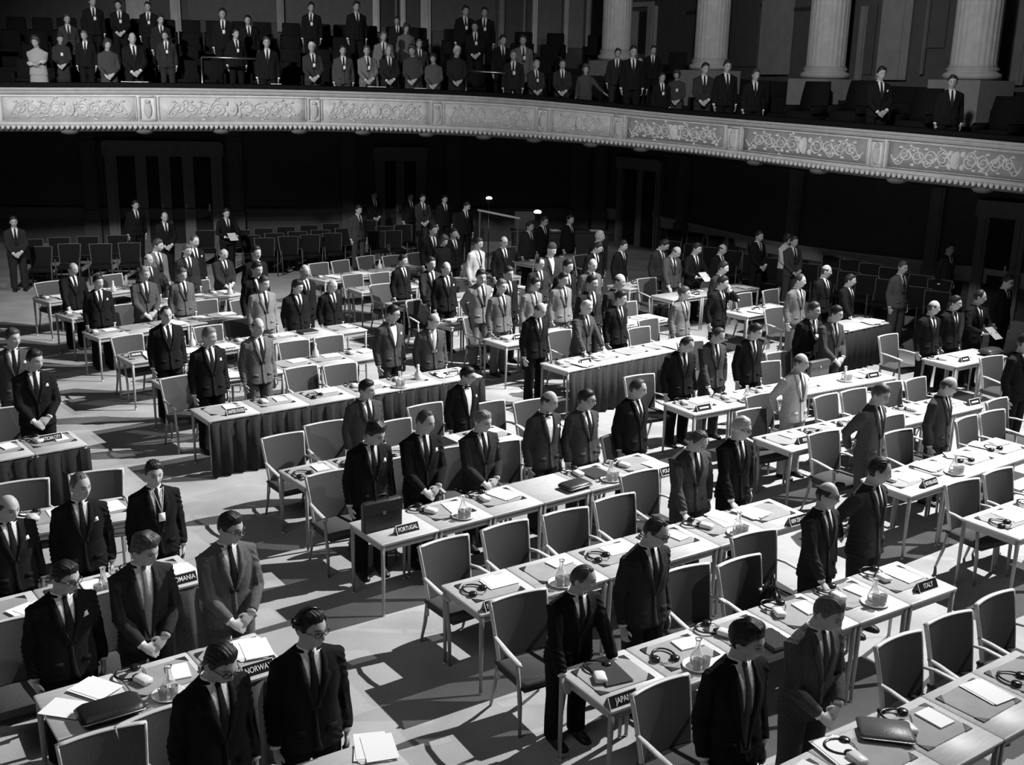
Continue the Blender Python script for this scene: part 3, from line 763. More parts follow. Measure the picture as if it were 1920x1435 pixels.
# ------------------------------------------------------------------ other things lying on the tables
def lay(name, me, m, px, py, rz, label, cat, z=TZ+.009, group=None):
    P = on_desk(at_z(px, py, z)) if py < 1395 else at_z(px, py, z); return tag(obj(name, me, m, None, (P[0], P[1], z), rz), label, cat, group)
A1 = rowang('M1')
def case_upright(px, py, rz, w, h, d, label, shade, hand=True):
    P = at_z(px, py, TZ); t = thing('briefcase', label, 'briefcase', (P[0], P[1], TZ), rz)
    obj('case_body', sharp(MB().box((0, 0, h/2), (w, d, h), bev=.015).mesh('case_body')), mat('leather', shade), t)
    obj('flap', sharp(MB().box((0, -d/2-.004, h*.78), (w*.98, .008, h*.4), bev=.003).mesh('flap')), mat('leather', shade*.9), t)
    if hand:
        obj('handle', MB().tube([(-.07, 0, h), (-.06, 0, h+.035), (-.03, 0, h+.05), (.03, 0, h+.05), (.06, 0, h+.035), (.07, 0, h)], .008, 8).mesh('handle'), mat('leather', shade*.8), t)
    obj('clasp', MB().box((0, -d/2-.011, h*.60), (.03, .006, .03)).mesh('clasp', False), mat('metal', .6), t)
case_upright(716, 992, rowang('M3'), .42, .30, .08, 'dark upright briefcase with a handle beside the PORTUGAL board', .03)
case_upright(1533, 704, rowang('R6'), .42, .24, .08, 'grey upright briefcase in front of the man with folded hands', .09, False)
def flat_case(px, py, rz, w, d, h, label, shade, name='zip_case'):
    P = at_z(px, py, TZ+.01); t = thing(name, label, 'case', (P[0], P[1], TZ+.0085), rz)
    obj('case_body', MB().box((0, 0, h/2), (w, d, h), bev=h*.42).mesh('case_body'), mat('leather', shade), t)
    obj('zip', MB().tube([(-w/2, -d/2+.02, h*.55), (-w/2+.02, -d/2-.001, h*.55), (w/2-.02, -d/2-.001, h*.55), (w/2, -d/2+.02, h*.55)], .004, 6).mesh('zip'), mat('metal', .5), t)
flat_case(1078, 914, rowang('M3')+.05, .34, .22, .06, 'dark soft zip case lying on the PORTUGAL row', .035)
flat_case(207, 1338, rowang('L1')-.02, .42, .26, .07, 'large black case lying at the left end of the NORWAY table', .02)
flat_case(1660, 1375, A1-.75, .36, .26, .045, 'shiny leather portfolio before the grey suited man in the right foreground', .09, 'portfolio')
flat_case(1857, 664, rowang('S5'), .42, .26, .10, 'dark bag on the small table at the far right', .04)
def book(px, py, rz, w, d, h, label, cover, z=TZ+.0085, name='book'):
    P = at_z(px, py, z); t = thing(name, label, 'book', (P[0], P[1], z), rz)
    obj('pages', MB().box((0, 0, h/2), (w-.012, d-.012, h*.8)).mesh('pages', False), mat('paper', .6), t)
    m = MB()
    for zz in (h*.05, h*.95): m.box((0, 0, zz), (w, d, h*.1))
    m.box((-w/2+.002, 0, h/2), (.004, d, h)); obj('cover', m.mesh('cover', False), mat('leather', cover), t)
for i in range(3): book(1449, 1203, A1-.05*i, .20, .27, .028, '%s of the three black books stacked right of the dark haired man' % ('lowest', 'middle', 'topmost')[i], .02, TZ+.0005+.029*i)
book(1143, 1264, A1-.15, .22, .31, .012, 'dark grey folder on the blotter above the JAPAN board', .045, name='folder')
book(830, 832, rowang('M4'), .24, .32, .03, 'thick black binder behind the PORTUGAL delegates', .02, name='binder')
book(755, 570, rowang('R2'), .30, .26, .03, 'black flat binder at the left end of the third centre row', .02, name='binder')
book(577, 623, rowang('M7'), .30, .24, .03, 'dark book with papers on it before the wide dark suited man', .03)
book(1115, 888, rowang('M3'), .26, .30, .012, 'thin dark folder behind the zip case', .05, name='folder')
sh = lambda k: cached(('sheet', k), lambda: sheet_mesh(k))
for px, py, k, a, lab in [(1325, 955, 1, .3, 'white sheets before the grey haired bowed man of the NICARAGUA row'), (1410, 963, 3, .2, 'open white papers before the white haired man with glasses'), (178, 1292, 2, .5, 'white papers beside the black case on the NORWAY table'), (498, 1213, 3, -.2, 'thick white papers under the hand of the bespectacled man at the NORWAY table'),
        (120, 1330, 1, .8, 'white papers at the left end of the NORWAY table'), (60, 1150, 3, .4, 'white papers on the left part of the ROMANIA table'), (350, 1072, 3, .1, 'bright white papers behind the ROMANIA board'), (1570, 1408, 2, -.2, 'white papers in the bottom right foreground'),
        (1740, 876, 3, .2, 'white papers behind the NETHERLANDS board'), (1795, 855, 1, .9, 'white sheets on the second NETHERLANDS desk'), (832, 703, 3, .1, 'thick stack of paper near the right end of the UNITED STATES table'), (1302, 635, 3, .3, 'heap of white papers right end of the central skirted table'),
        (1840, 775+60, 2, .2, 'white papers far along the NETHERLANDS row'), (955, 503, 3, .1, 'tall white stack of papers behind the rear centre row'), (1640, 602, 3, .2, 'papers on the right skirted table'), (1800, 668, 3, .0, 'stacked papers on the small far right table'), (1250, 868, 2, .1, 'white papers beside the POLAND board'), (1490, 760, 2, .4, 'white papers below the man in the pale suit')]:
    lay('paper_sheets', sh(k), mat('paper', .84), px, py, A1+a, lab, 'papers', TZ+.0105)
# a paper lying on the front edge table at bottom centre
P = at_z(702, 1412, .74)
t = thing('desk', 'desk mostly below the frame under the white papers at bottom centre', 'desk', (P[0]-.12, P[1]-.30, -.0), A1)
obj('desk_top', cached(('dt', .8), lambda: desk_top_mesh(.8)), mat('wood', .42), t)
for sx in (-1, 1):
    for sy in (-1, 1): obj('leg', cached('leg', leg_mesh), mat('wood', .34), t, (sx*.37, sy*.29, 0))
lay('paper_sheets', sh(3), mat('paper', .8), 702, 1406, A1-.35, 'thick white papers at the bottom centre beside the man with headphones on his head', 'papers', TZ+.002)
# ------------------------------------------------------------------ people on the hall floor
# x, y of the top of the head in the photograph, suit, hair style, hair value, pose, nod, head turn, extras, keywords
D, C, K, G, Lt = .010, .026, .055, .12, .30
PEOPLE = [
 # front rows, nearest
 (1405, 1167, D, 'wave', .012, 'sides', 14, 30, '', dict(zv=.90, tie=.06, row='M0')), (1561, 1118, .075, 'full', .10, 'clasp', 26, 12, '', dict(tie=.05, row='M0', lean=.08)),
 (1100, 1065, D, 'receding', .05, 'table', 10, 36, '', dict(row='M1', lean=.14, h=1.50, sq=.93)), (1230, 972, C, 'receding', .03, 'sides', 24, 24, 'g', dict(row='M1')),
 (1553, 904, C, 'bald', .03, 'onehand', 10, 24, 'g', dict(row='M1')), (1651, 859, .035, 'receding', .02, 'behind', 12, 36, '', dict(row='M1')),
 (702, 792, D, 'wave', .02, 'sides', 30, 24, 'p', dict(row='M3')), (796, 769, D, 'receding', .05, 'clasp', 18, 24, 'p', dict(row='M3')), (905, 770, C, 'full', .16, 'clasp', 18, 12, '', dict(row='M3')),
 (1029, 733, .04, 'bald', .04, 'sides', 12, 30, 'pw', dict(row='M3')), (1099, 730, K, 'full', .02, 'sides', 8, 24, 'g', dict(row='M3')), (1195, 711, D, 'receding', .05, 'sides', 12, 30, '', dict(row='M3', fat=1.15)),
 (1312, 807, .06, 'receding', .06, 'onehand', 30, 12, '', dict(row='M2')), (1392, 782, D, 'full', .40, 'onehand', 14, 24, 'g', dict(row='M2')),
 (686, 712, K, 'full', .015, 'sides', 10, 18, '', dict(row='M4')), (875, 688, D, 'full', .015, 'sides', 12, 24, 'gwp', dict(row='M4', zv=1.02)),
 # left block
 (9, 928, D, 'bald', .06, 'sides', 14, 12, 'p', dict(row='L2')), (146, 886, D, 'receding', .10, 'sides', 8, 24, 'p', dict(row='L2')), (288, 863, D, 'full', .02, 'sides', 6, 6, 'b', dict(row='L2', zv=1.05)),
 (266, 1003, C, 'wave', .06, 'clasp', 20, 24, '', dict(row='L1', zv=.92, tie=.25)), (427, 962, .10, 'full', .02, 'clasp', 12, 24, 'g', dict(row='L1')), (113, 1055, D, 'full', .015, 'sides', 14, 24, 'gp', dict(row='L1')),
 (407, 1212, D, 'full', .015, 'sides', 30, 12, 'g', dict(free=1.70)), (580, 1142, D, 'full', .015, 'sides', 6, 18, 'g', dict(free=1.72, headphones=1)),
 (20, 615, K, 'full', .05, 'sides', 10, 24, 'p', dict(free=1.74)), (60, 655, D, 'full', .02, 'clasp', 14, 24, 'p', dict(free=1.74)),
 # UNITED STATES row and behind
 (390, 613, D, 'full', .16, 'sides', 8, 18, 'p', dict(row='M5')), (483, 595, .11, 'bald', .06, 'sides', 4, 6, '', dict(row='M5')), (735, 572, K, 'full', .02, 'sides', 12, 18, 'gwp', dict(row='M5')), (812, 587, .06, 'bald', .06, 'sides', 18, 18, '', dict(row='M5', tie=.4)),
 (311, 573, D, 'receding', .02, 'sides', 4, 6, '', dict(row='M6')), (494, 517, .20, 'full', .05, 'sides', 12, 12, '', dict(row='M7')), (557, 525, D, 'wave', .02, 'sides', 14, 12, '', dict(row='M7', fat=1.15)), (622, 524, D, 'bald', .45, 'sides', 14, 12, '', dict(row='M7', xx=1)),
 (183, 515, D, 'full', .02, 'sides', 6, 12, 'p', dict(row='M8')), (270, 500, .07, 'full', .2, 'clasp', 18, 12, '', dict(row='M8')), (342, 502, .10, 'full', .08, 'sides', 12, 6, '', dict(row='M8')),
 (135, 492, D, 'bald', .05, 'onehand', 12, 12, '', dict(row='M9')), (277, 475, C, 'bald', .05, 'sides', 8, 12, '', {}), (290, 447, .13, 'full', .04, 'sides', 16, 18, '', {}), (352, 457, C, 'full', .08, 'sides', 12, 6, '', {}), (364, 440, D, 'receding', .04, 'sides', 12, 12, 'p', {}),
 (420, 466, C, 'bald', .08, 'clasp', 24, 6, '', dict(row='M9')), (480, 460, D, 'full', .02, 'sides', 10, 0, '', {}), (482, 490, D, 'full', .02, 'sides', 12, 0, '', {}), (571, 495, D, 'bald', .5, 'sides', 6, 6, '', {}),
 # standing free in the dark at the rear
 (25, 405, C, 'full', .02, 'clasp', 10, 6, '', dict(free=1.74, row_label='alone in the dark at the far left edge of the hall')), (309, 397, D, 'bald', .03, 'clasp', 14, 6, '', dict(free=1.72, row_label='in the dark before the wide rear doorway')),
 (425, 390, D, 'full', .02, 'hold', 14, 0, '', dict(free=1.72, paper=1, row_label='in the dark right of the wide rear doorway holding a paper')), (253, 375, D, 'full', .02, 'sides', 10, 12, '', dict(free=1.74, row_label='in deep shadow at the left post of the wide rear doorway')),
 (673, 384, .05, 'full', .02, 'sides', 14, 6, '', dict(free=1.74, row_label='among the empty audience chairs')), (794, 363, .035, 'full', .02, 'clasp', 14, 6, '', dict(free=1.76, row_label='right of the rear double door with clasped hands')), (835, 365, D, 'full', .02, 'sides', 12, 0, '', dict(free=1.72, row_label='in deep shadow right of the man with clasped hands')),
 (875, 378, D, 'full', .02, 'sides', 20, 18, '', dict(free=1.72, row_label='beside the slanted pale rail')), (702, 357, D, 'full', .02, 'clasp', 12, 0, '', dict(free=1.72, row_label='in deep shadow under the rear double door')), (770, 360, D, 'full', .02, 'sides', 12, 0, '', dict(free=1.70, row_label='in deep shadow at the right leaf of the rear double door')),
 # centre and right blocks
 (755, 477, D, 'full', .02, 'sides', 10, 12, '', {}), (809, 481, C, 'full', .02, 'onehand', 8, 6, '', {}), (837, 490, D, 'bald', .04, 'sides', 10, 6, 'p', {}), (812, 420, D, 'full', .02, 'sides', 10, 12, '', {}),
 (833, 441, D, 'long', .06, 'sides', 24, 0, 'v', dict(woman=1, armsv=.6)), (851, 427, D, 'full', .02, 'sides', 10, 6, '', {}), (883, 442, .50, 'full', .03, 'sides', 18, 6, '', {}), (939, 441, D, 'bald', .03, 'sides', 8, 6, 'g', {}),
 (894, 502, .20, 'full', .02, 'behind', 14, -12, '', {}), (946, 497, D, 'full', .03, 'sides', 14, 0, '', {}), (941, 523, .13, 'full', .12, 'sides', 10, 0, '', dict(row='R4')), (1003, 520, .19, 'full', .02, 'sides', 14, 12, '', {}), (1013, 482, C, 'receding', .02, 'sides', 8, 12, 'g', {}),
 (1035, 457, .03, 'cap', .06, 'clasp', 12, 12, '', dict(tie=None)), (1062, 485, D, 'full', .02, 'sides', 12, 12, '', {}), (1058, 510, .19, 'full', .02, 'sides', 12, 6, '', {}), (1013, 567, D, 'bald', .05, 'sides', 30, 12, '', dict(free=1.66, row_label='in the aisle left of the central skirted table')),
 (1100, 563, .06, 'full', .5, 'table', 14, 6, '', dict(row='R5', lean=.06)), (1112, 484, .09, 'bald', .1, 'sides', 14, 6, '', {}), (1109, 515, C, 'full', .02, 'sides', 10, 12, '', {}), (1157, 512, .035, 'bald', .03, 'sides', 12, 24, '', {}), (1164, 545, D, 'full', .02, 'sides', 12, 18, '', dict(row='R5')),
 (1169, 450, D, 'full', .02, 'sides', 12, 12, '', {}), (1125, 432, D, 'full', .35, 'sides', 8, 18, '', {}), (1122, 454, D, 'full', .02, 'sides', 30, 30, '', {}), (994, 415, C, 'full', .03, 'sides', 10, 12, '', {}), (1021, 405, D, 'full', .03, 'sides', 12, 12, 'g', {}), (1070, 402, D, 'full', .02, 'sides', 10, 6, '', {}),
 (1240, 450, C, 'full', .02, 'sides', 36, 30, '', {}), (1269, 462, .06, 'bald', .06, 'onehand', 36, 24, '', {}), (1307, 455, D, 'full', .02, 'hold', 14, 24, '', dict(paper=1)), (1355, 457, D, 'bald', .03, 'sides', 14, 24, '', {}), (1357, 490, C, 'full', .02, 'sides', 12, 18, '', {}), (1356, 517, D, 'full', .02, 'face', 18, 24, '', {}),
 (1283, 537, .15, 'full', .06, 'sides', 8, 24, '', {}), (1288, 631, D, 'receding', .03, 'sides', 30, 24, '', dict(row='R6')), (1349, 614, .05, 'receding', .05, 'onehand', 30, 12, '', dict(row='R6')), (1417, 607, D, 'full', .03, 'sides', 24, 24, '', dict(row='R6')),
 (1502, 662, .42, 'bald', .06, 'behind', 8, 24, '', dict(row='R7', tie=.06)), (1656, 720, .075, 'full', .08, 'behind', 24, 6, '', dict(row='R8')), (1782, 707, .045, 'bald', .06, 'sides', 24, 24, 'g', dict(row='R8')),
 (1527, 566, D, 'full', .05, 'sides', 6, 24, 'b', dict(row='R6')), (1569, 573, .05, 'full', .02, 'clasp', 12, 24, '', dict(row='R6')), (1501, 513, .13, 'receding', .03, 'sides', 6, 30, '', dict(row='S4')), (1550, 496, D, 'bald', .03, 'sides', 8, 36, '', dict(row='S4')), (1595, 514, D, 'full', .02, 'onehand', 10, 24, '', dict(row='S4')),
 (1752, 563, D, 'bald', .04, 'sides', 4, 48, '', dict(row='S5')), (1793, 554, D, 'full', .02, 'sides', 8, 30, '', dict(row='S5')), (1839, 543, D, 'receding', .02, 'hold', 8, 36, '', dict(row='S5', paper=1)), (1926, 625, D, 'full', .02, 'sides', 8, 24, '', dict(free=1.74, row_label='cut by the right edge of the picture')),
 # along the right wall
 (1425, 432, D, 'full', .02, 'clasp', 8, 6, '', dict(free=1.74, row_label='in dark clothes before the chairs along the right wall')), (1478, 438, .6, 'long', .02, 'clasp', 6, 12, 'v', dict(free=1.66, woman=1, trou=.02, row_label='half hidden behind the man at the wall pilaster')), (1491, 442, K, 'full', .04, 'clasp', 8, 6, '', dict(free=1.72, row_label='before the right wall pilaster with clasped hands')),
 (1695, 489, .085, 'full', .06, 'sides', 6, 0, '', dict(free=1.73, trou=.07, row_label='standing upright and alone by the right wall')), (1784, 455, D, 'full', .03, 'sides', 6, -12, '', dict(free=1.74, row_label='in deep shadow left of the right wall door')), (1893, 515, D, 'full', .02, 'sides', 12, 0, 'g', dict(free=1.74, row_label='by the right wall door')),
]
def tone_word(v): return 'black' if v < .02 else 'dark' if v < .04 else 'dark grey' if v < .08 else 'grey' if v < .17 else 'light grey' if v < .35 else 'white'
def hair_word(h, hv):
    c = 'white' if hv > .3 else 'grey' if hv > .09 else 'dark'
    return {'full': '%s haired' % c, 'wave': 'wavy %s haired' % c, 'receding': 'high foreheaded', 'bald': 'bald', 'long': '%s haired' % c, 'cap': 'capped'}[h]
placed = []; PEEP = []
for q in PEOPLE:
    px, py, suit, hair, hv, pose, pit, yaw, ex, kw = q
    d = ray(px, py)
    if 'free' in kw:
        z = kw['free']; P = at_z(px, py, z); placed.append((q, None, P, z, rowang('M1') if px > 700 else .62)); continue
    best = None
    if 'h' in kw: placed.append((q, kw['row'], at_z(px, py, kw['h']), kw['h'], ROWS[kw['row']].ang)); ROWS[kw['row']].people.append(len(placed)-1); continue
    for k in ([kw['row']] if 'row' in kw else ORDER):
        r = ROWS[k]
        for off in np.arange(.17, .95, .03):
            # ray meets the vertical plane standing that far behind the row
            A = (CAM[:2]-r.F)@r.v; B = d[:2]@r.v
            if abs(B) < 1e-6: continue
            t = (DEP+off-A)/B
            if t <= 0: continue
            P = CAM+d*t; s = (P[:2]-r.F)@r.u; h = P[2]
            cost = abs(h-1.72)*6+max(0, abs(h-1.72)-.10)*30+abs(off-.32)*.8+max(0, -s-.1)*4+max(0, s-r.L-.1)*4
            if best is None or cost < best[0]: best = (cost, k, P, h, off)
    c, k, P, h, off = best
    if c > 2.2:
        z = min(max(h, 1.50), 1.90); print('free-placed', px, py, k, 'cost %.2f' % c, round(h, 2)); P = at_z(px, py, z); h = z
    placed.append((q, k, P, h, ROWS[k].ang)); ROWS[k].people.append(len(placed)-1)
for r in ROWS.values(): r.people.sort(key=lambda i: placed[i][0][0])
for idx, (q, k, P, h, ang) in enumerate(placed):
    px, py, suit, hair, hv, pose, pit, yaw, ex, kw = q
    who = 'woman' if kw.get('woman') else 'man'
    bits = '%s %s in %s %s' % (hair_word(hair, hv), who, tone_word(suit), 'top' if kw.get('woman') else 'suit')
    if 'b' in ex: bits += ' with white badge'
    elif 'g' in ex: bits += ' and glasses'
    elif 'w' in ex: bits += ' and bow tie'
    if k:
        L = ROWS[k].people; i = L.index(idx)
        lab = bits+(', %s from left behind the %s' % (ordinal(i+1), ROWS[k].name) if len(L) > 1 else ', alone behind the %s' % ROWS[k].name)
    else: lab = bits+', '+kw.get('row_label', {407: 'looking down at bottom left', 580: 'at bottom left with headphones pushed up on his head', 20: 'at the left edge behind the man with clasped hands', 60: 'with clasped hands behind the VATICAN CITY table'}.get(px, 'standing'))
    if len(lab.split()) > 16: lab = lab.replace(hair_word(hair, hv)+' ', '', 1)
    if len(lab.split()) > 16: print('LONG', lab)
    if len(lab.split()) > 16: lab = lab.replace(' with white badge', '').replace(' and glasses', '').replace(' and bow tie', '')
    lean = kw.get('lean', 0.0)
    lod = 0 if P[1] < 11.5 else 1 if P[1] < 19 else 2
    pq = int(round(pit*.8/6.0)*6); top, ty = posed_top(pq, round(lean, 2)); s = h/top
    # the top of a bowed head lies forward of the feet: shift the feet back along the facing direction
    sh_ = -ty*s*.8; fx, fy = sin(ang), -cos(ang)
    X, Y = P[0]-fx*sh_, P[1]-fy*sh_
    for it in range(3):                      # nobody stands inside a desk
        for r_ in ROWS.values():
            e_ = np.array([X, Y])-r_.F; s_, u_ = e_@r_.v, e_@r_.u
            if -.16 < u_ < r_.L+.16 and -.20 < s_ < DEP+.19:
                mv = min([(DEP+.19-s_, r_.v), (-.20-s_, r_.v), (-.16-u_, r_.u), (r_.L+.16-u_, r_.u)], key=lambda a: abs(a[0]))
                print('PUSH', px, py, k, r_.key, round(mv[0], 2)); X, Y = X+mv[1][0]*mv[0], Y+mv[1][1]*mv[0]
    PEEP.append((np.array([X, Y]), .25))
    rot = ang+R((idx*37 % 17)-8)
    t = person(lab, X, Y, 0, h, rot, suit=suit, trou=kw.get('trou'), hair=hair, hv=hv, pose=pose, pitch=pit*.8, yaw=yaw, lean=lean, zv=kw.get('zv', 1.12), tie=kw.get('tie', .015), fat=kw.get('fat', 1.0), extras=ex, lod=lod, woman=bool(kw.get('woman')), skin=.40+.04*((idx*13) % 5)/5)
    if h < 1.60: t.scale = (t.scale[0]*1.09, t.scale[1]*1.09, t.scale[2])
    if kw.get('headphones'):
        hh = thing('headset', 'black headset pushed up on the head of the man at bottom left', 'headphones', t.location, rot); hh.scale = t.scale
        m = MB(); m.tube([(.100*sin(a), -.005-.02*cos(a), HC[2]+.055+.11*cos(a)*.9) for a in np.linspace(-1.5, 1.5, 17)], .006, 6)
        obj('headband', mk(bend(m.arr(), pq, 0, lean, 1.0), m.f, 'headband'), mat('gloss', .015), hh)
        for sg in (-1, 1):
            m = MB(); m.ell((sg*.098, -.012, HC[2]+.06), (.016, .034, .034), 12, 8); obj('ear_cup', mk(bend(m.arr(), pq, 0, lean, 1.0), m.f, 'ear_cup'), mat('gloss', .015), hh)
    if kw.get('paper'):
        c_, s_ = cos(rot), sin(rot); lx, ly, lz = 0, -.40*s, 1.04*s
        m = MB(); m.box((0, 0, 0), (.21, .004, .28)); o = obj('paper_sheet', m.mesh('paper_sheet', False), mat('paper', .7 if px != 1839 else .3), None, (X+lx*c_-ly*s_, Y+lx*s_+ly*c_, lz)); o.rotation_euler = (R(-55), 0, rot)
        tag(o, 'sheet of paper held by the %s %s' % ('man', {425: 'in the dark right of the wide rear doorway', 1307: 'right of the bald bowed man at right rear', 1839: 'behind the small table at the far right'}[px]), 'paper')
# ------------------------------------------------------------------ chairs: middle of the top edge of each backrest
CH_PX = [(995, 1134, 'M1'), (1275, 1064, 'M1'), (1381, 1047, 'M1'), (1409, 1001, 'M1'), (1274, 1306, 'M0'), (1676, 1194, 'M0'), (1768, 1155, 'M0'), (1858, 1116, 'M0'), (1843, 918, 'R9'), (1912, 896, 'R9'),
 (1562, 818, 'R8'), (1676, 808, 'R8'), (1692, 787, 'R8'), (1808, 782, 'R8'), (1853, 771, 'R8'), (1403, 767, 'R7'), (1433, 743, 'R7'), (1546, 740, 'R7'), (1596, 730, 'R7'), (1662, 717, 'R7'), (1714, 709, 'R7'), (1866, 748, 'R7'),
 (1432, 678, 'R6'), (1455, 660, 'R6'), (1446, 577, 'S4'), (1408, 553, 'S3'), (1442, 543, 'S3'), (1663, 627, 'R6'), (1853, 668, 'R7'), (1194, 703, 'R6'), (988, 750, 'M3'), (917, 757, 'M4'), (740, 791, 'M4'), (620, 800, 'M4'), (526, 814, 'M4'), (815, 767, 'M4'),
 (628, 894, 'M3'), (850, 851, 'M3'), (957, 841, 'M3'), (755, 872, 'M3'), (1141, 806, 'M3'), (831, 1010, 'M2'), (944, 981, 'M2'), (1053, 957, 'M2'), (1148, 930, 'M2'), (1214, 893, 'M2'),
 (563, 687, 'M5'), (633, 682, 'M5'), (350, 714, 'M5'), (548, 640, 'M6'), (619, 632, 'M6'), (447, 600, 'M7'), (393, 612, 'M7'), (239, 628, 'M6'), (402, 570, 'M8'), (452, 561, 'M8'), (392, 531, 'M9'), (223, 518, 'M10'), (240, 577, 'M8'), (86, 528, 'M10'),
 (594, 493, 'R0'), (636, 488, 'R0'), (683, 480, 'R0'), (735, 480, 'R0'), (775, 474, 'R0'), (660, 514, 'R1'), (712, 511, 'R1'), (721, 535, 'R2'), (790, 566, 'R3'), (965, 465, 'T1'), (895, 594, 'R4'), (1060, 624, 'R5'), (1200, 572, 'R4'), (1235, 603, 'R5'), (1207, 617, 'R5'), (1220, 524, 'S2'), (1086, 478, 'T1'),
 (40, 912, 'L3'), (178, 889, 'L3'), (-4, 768, 'L4'), (298, 1338, 'L0'), (180, 1372, 'L0'), (225, 1140, 'L1'), (18, 1160, 'L1'), (858, 535, 'R2'), (1290, 640, 'R6')]
CZ = .935
def chair_pos(px, py, k):
    ang = ROWS[k].ang if k in ROWS else ROWS['L1'].ang
    P = at_z(px, py, CZ); v = np.array([-sin(ang), cos(ang)])
    return P[:2]-v*.32, ang
cl = {}
for px, py, k in CH_PX: cl.setdefault(k, []).append((px, py))
CHAIRS = []
for k, L in cl.items():
    L.sort()
    for i, (px, py) in enumerate(L):
        p, a = chair_pos(px, py, k); p00 = p.copy()
        rn = ROWS[k].name if k in ROWS else 'unseen row at bottom left'
        for it in range(4):
            for r in ROWS.values():          # keep clear of every desk
                q = p-r.F; s = q@r.v; u = q@r.u
                if -.25 < u < r.L+.25 and -.34 < s < DEP+.05:
                    p = p+r.v*((DEP+.05-s) if s > .15 else (-.34-s))*.8
            for w_, rad in PEEP:             # and of the people
                e = p-w_; dd = np.linalg.norm(e)
                if dd < .38: p = p+ROWS.get(k, ROWS['L1']).v*(.38-dd)*.7*(1 if e@ROWS.get(k, ROWS['L1']).v > -.1 else -1)
        if np.linalg.norm(p-p00) > .12: print('MOVED', px, py, k, np.round(p-p00, 2))
        CHAIRS.append(p)
        n = len(L)
        pos_ = ('%s from left' % ordinal(i+1)) if n > 1 else 'the only one'
        chair('grey armchair, %s behind the %s' % (pos_, rn), p, a+random.uniform(-.10, .10), 'delegates armchairs', True, .075 if px < 900 else .065)
# a dark bag hanging at the side of an armchair of the JAPAN row
_q, _a = chair_pos(1381, 1047, 'M1'); P = (_q[0]+cos(_a)*.13, _q[1]+sin(_a)*.13, 0)
t = thing('handbag', 'shiny black bag on the seat of the empty armchair left of the ITALY delegates', 'bag', (P[0], P[1], .0), A1+.9)
t.location.z = .463
m = MB(); m.loft([[(x*w_, y*d_, z) for x, y in ((-1, -1), (0, -1.25), (1, -1), (1.1, 0), (1, 1), (0, 1.25), (-1, 1), (-1.1, 0))] for z, w_, d_ in ((0, .15, .06), (.05, .18, .08), (.22, .16, .06), (.30, .12, .03))]); obj('bag_body', m.mesh('bag_body'), mat('gloss', .015), t)
obj('handle', MB().tube([(-.08, 0, .29), (-.07, 0, .38), (0, 0, .42), (.07, 0, .38), (.08, 0, .29)], .009, 8).mesh('handle'), mat('gloss', .015), t)
# ------------------------------------------------------------------ rows of dark chairs at the back
def dark_row(pts, label, ang, shade=.012, wood=.10, z0=0):
    for i, (px, py) in enumerate(pts):
        P = at_z(px, py, CZ)
        chair('%s, %s from the left' % (label, ordinal(i+1)), (P[0]-.3*-sin(ang)*1, P[1]-.3*cos(ang), z0), ang+random.uniform(-.08, .08), 'dark audience chairs', False, shade, wood)
dark_row([(495, 446), (541, 443), (580, 440), (622, 437), (705, 433), (737, 432)], 'dark empty chair in the nearest audience row at the rear', .35)
dark_row([(470, 441), (515, 437), (557, 434), (600, 431), (645, 428), (722, 424), (757, 421)], 'dark empty chair in the second audience row at the rear', .35)
dark_row([(450, 431), (493, 428), (535, 425), (578, 422), (620, 419), (690, 413)], 'dark empty chair in the third audience row at the rear', .35)
dark_row([(75, 462), (128, 457), (188, 457), (242, 455)], 'dark empty chair in the rear left audience row', .3)
dark_row([(60, 448), (112, 445), (165, 443), (220, 441), (385, 432)], 'dark empty chair in the last rear left audience row', .3)
wl = [(1262, 452), (1300, 458), (1338, 464), (1376, 470), (1414, 477), (1452, 484), (1520, 495), (1556, 502), (1592, 509), (1628, 516), (1664, 524), (1722, 538), (1758, 546)]
dark_row(wl, 'dark empty chair in the nearest row along the right wall', -.55)
dark_row([(x+5, y-22) for x, y in wl], 'dark empty chair in the middle row along the right wall', -.55)
# ------------------------------------------------------------------ the hall
WALL = [(-30, 31.5), (-20, 32.2), (-12, 33.0), (-4, 34.4), (0.5, 35.6), (2.4, 36.0), (3.6, 35.6), (4.46, 34.2), (5.4, 31.8), (6.66, 29.0), (8.1, 27.2), (9.8, 25.7), (11.6, 24.0), (13.5, 22), (16, 18), (18, 13)]
def smooth_line(P, n=10):
    P = [np.array(p, float) for p in P]; Q = [2*P[0]-P[1]]+P+[2*P[-1]-P[-2]]; out = []
    for i in range(1, len(Q)-2):
        for k in range(n):
            t = k/n; a, b, c, d = Q[i-1:i+3]
            out.append(.5*((2*b)+(c-a)*t+(2*a-5*b+4*c-d)*t*t+(3*b-a-3*c+d)*t**3))
    out.append(P[-1]); return np.array(out)
WL = smooth_line(WALL, 6)
def line_normals(L):
    T = np.gradient(L, axis=0); T /= np.linalg.norm(T, axis=1)[:, None]
    return np.c_[T[:, 1], -T[:, 0]]       # pointing into the hall for lines running left to right
def wall_hit(px, py, off=0.0):
    d = ray(px, py); L = WL+line_normals(WL)*off; best = None
    for a, b in zip(L[:-1], L[1:]):
        M = np.array([[d[0], a[0]-b[0]], [d[1], a[1]-b[1]]]); 
        try: t, s = np.linalg.solve(M, a)
        except Exception: continue
        if t > 0 and -1e-6 <= s <= 1+1e-6 and (best is None or t < best[0]): best = (t, b-a)
    t, e = best; P = CAM+d*t; return P, math.atan2(e[1], e[0])
def extr(L, prof, close=True):
    """sweep a profile of (offset into the hall, z or z-function) along a plan line"""
    N = line_normals(L); rings = []
    for (p, n) in zip(L, N): rings.append([(p[0]+n[0]*o, p[1]+n[1]*o, z) for o, z in prof])
    m = MB(); m.loft(rings, True, True); return m
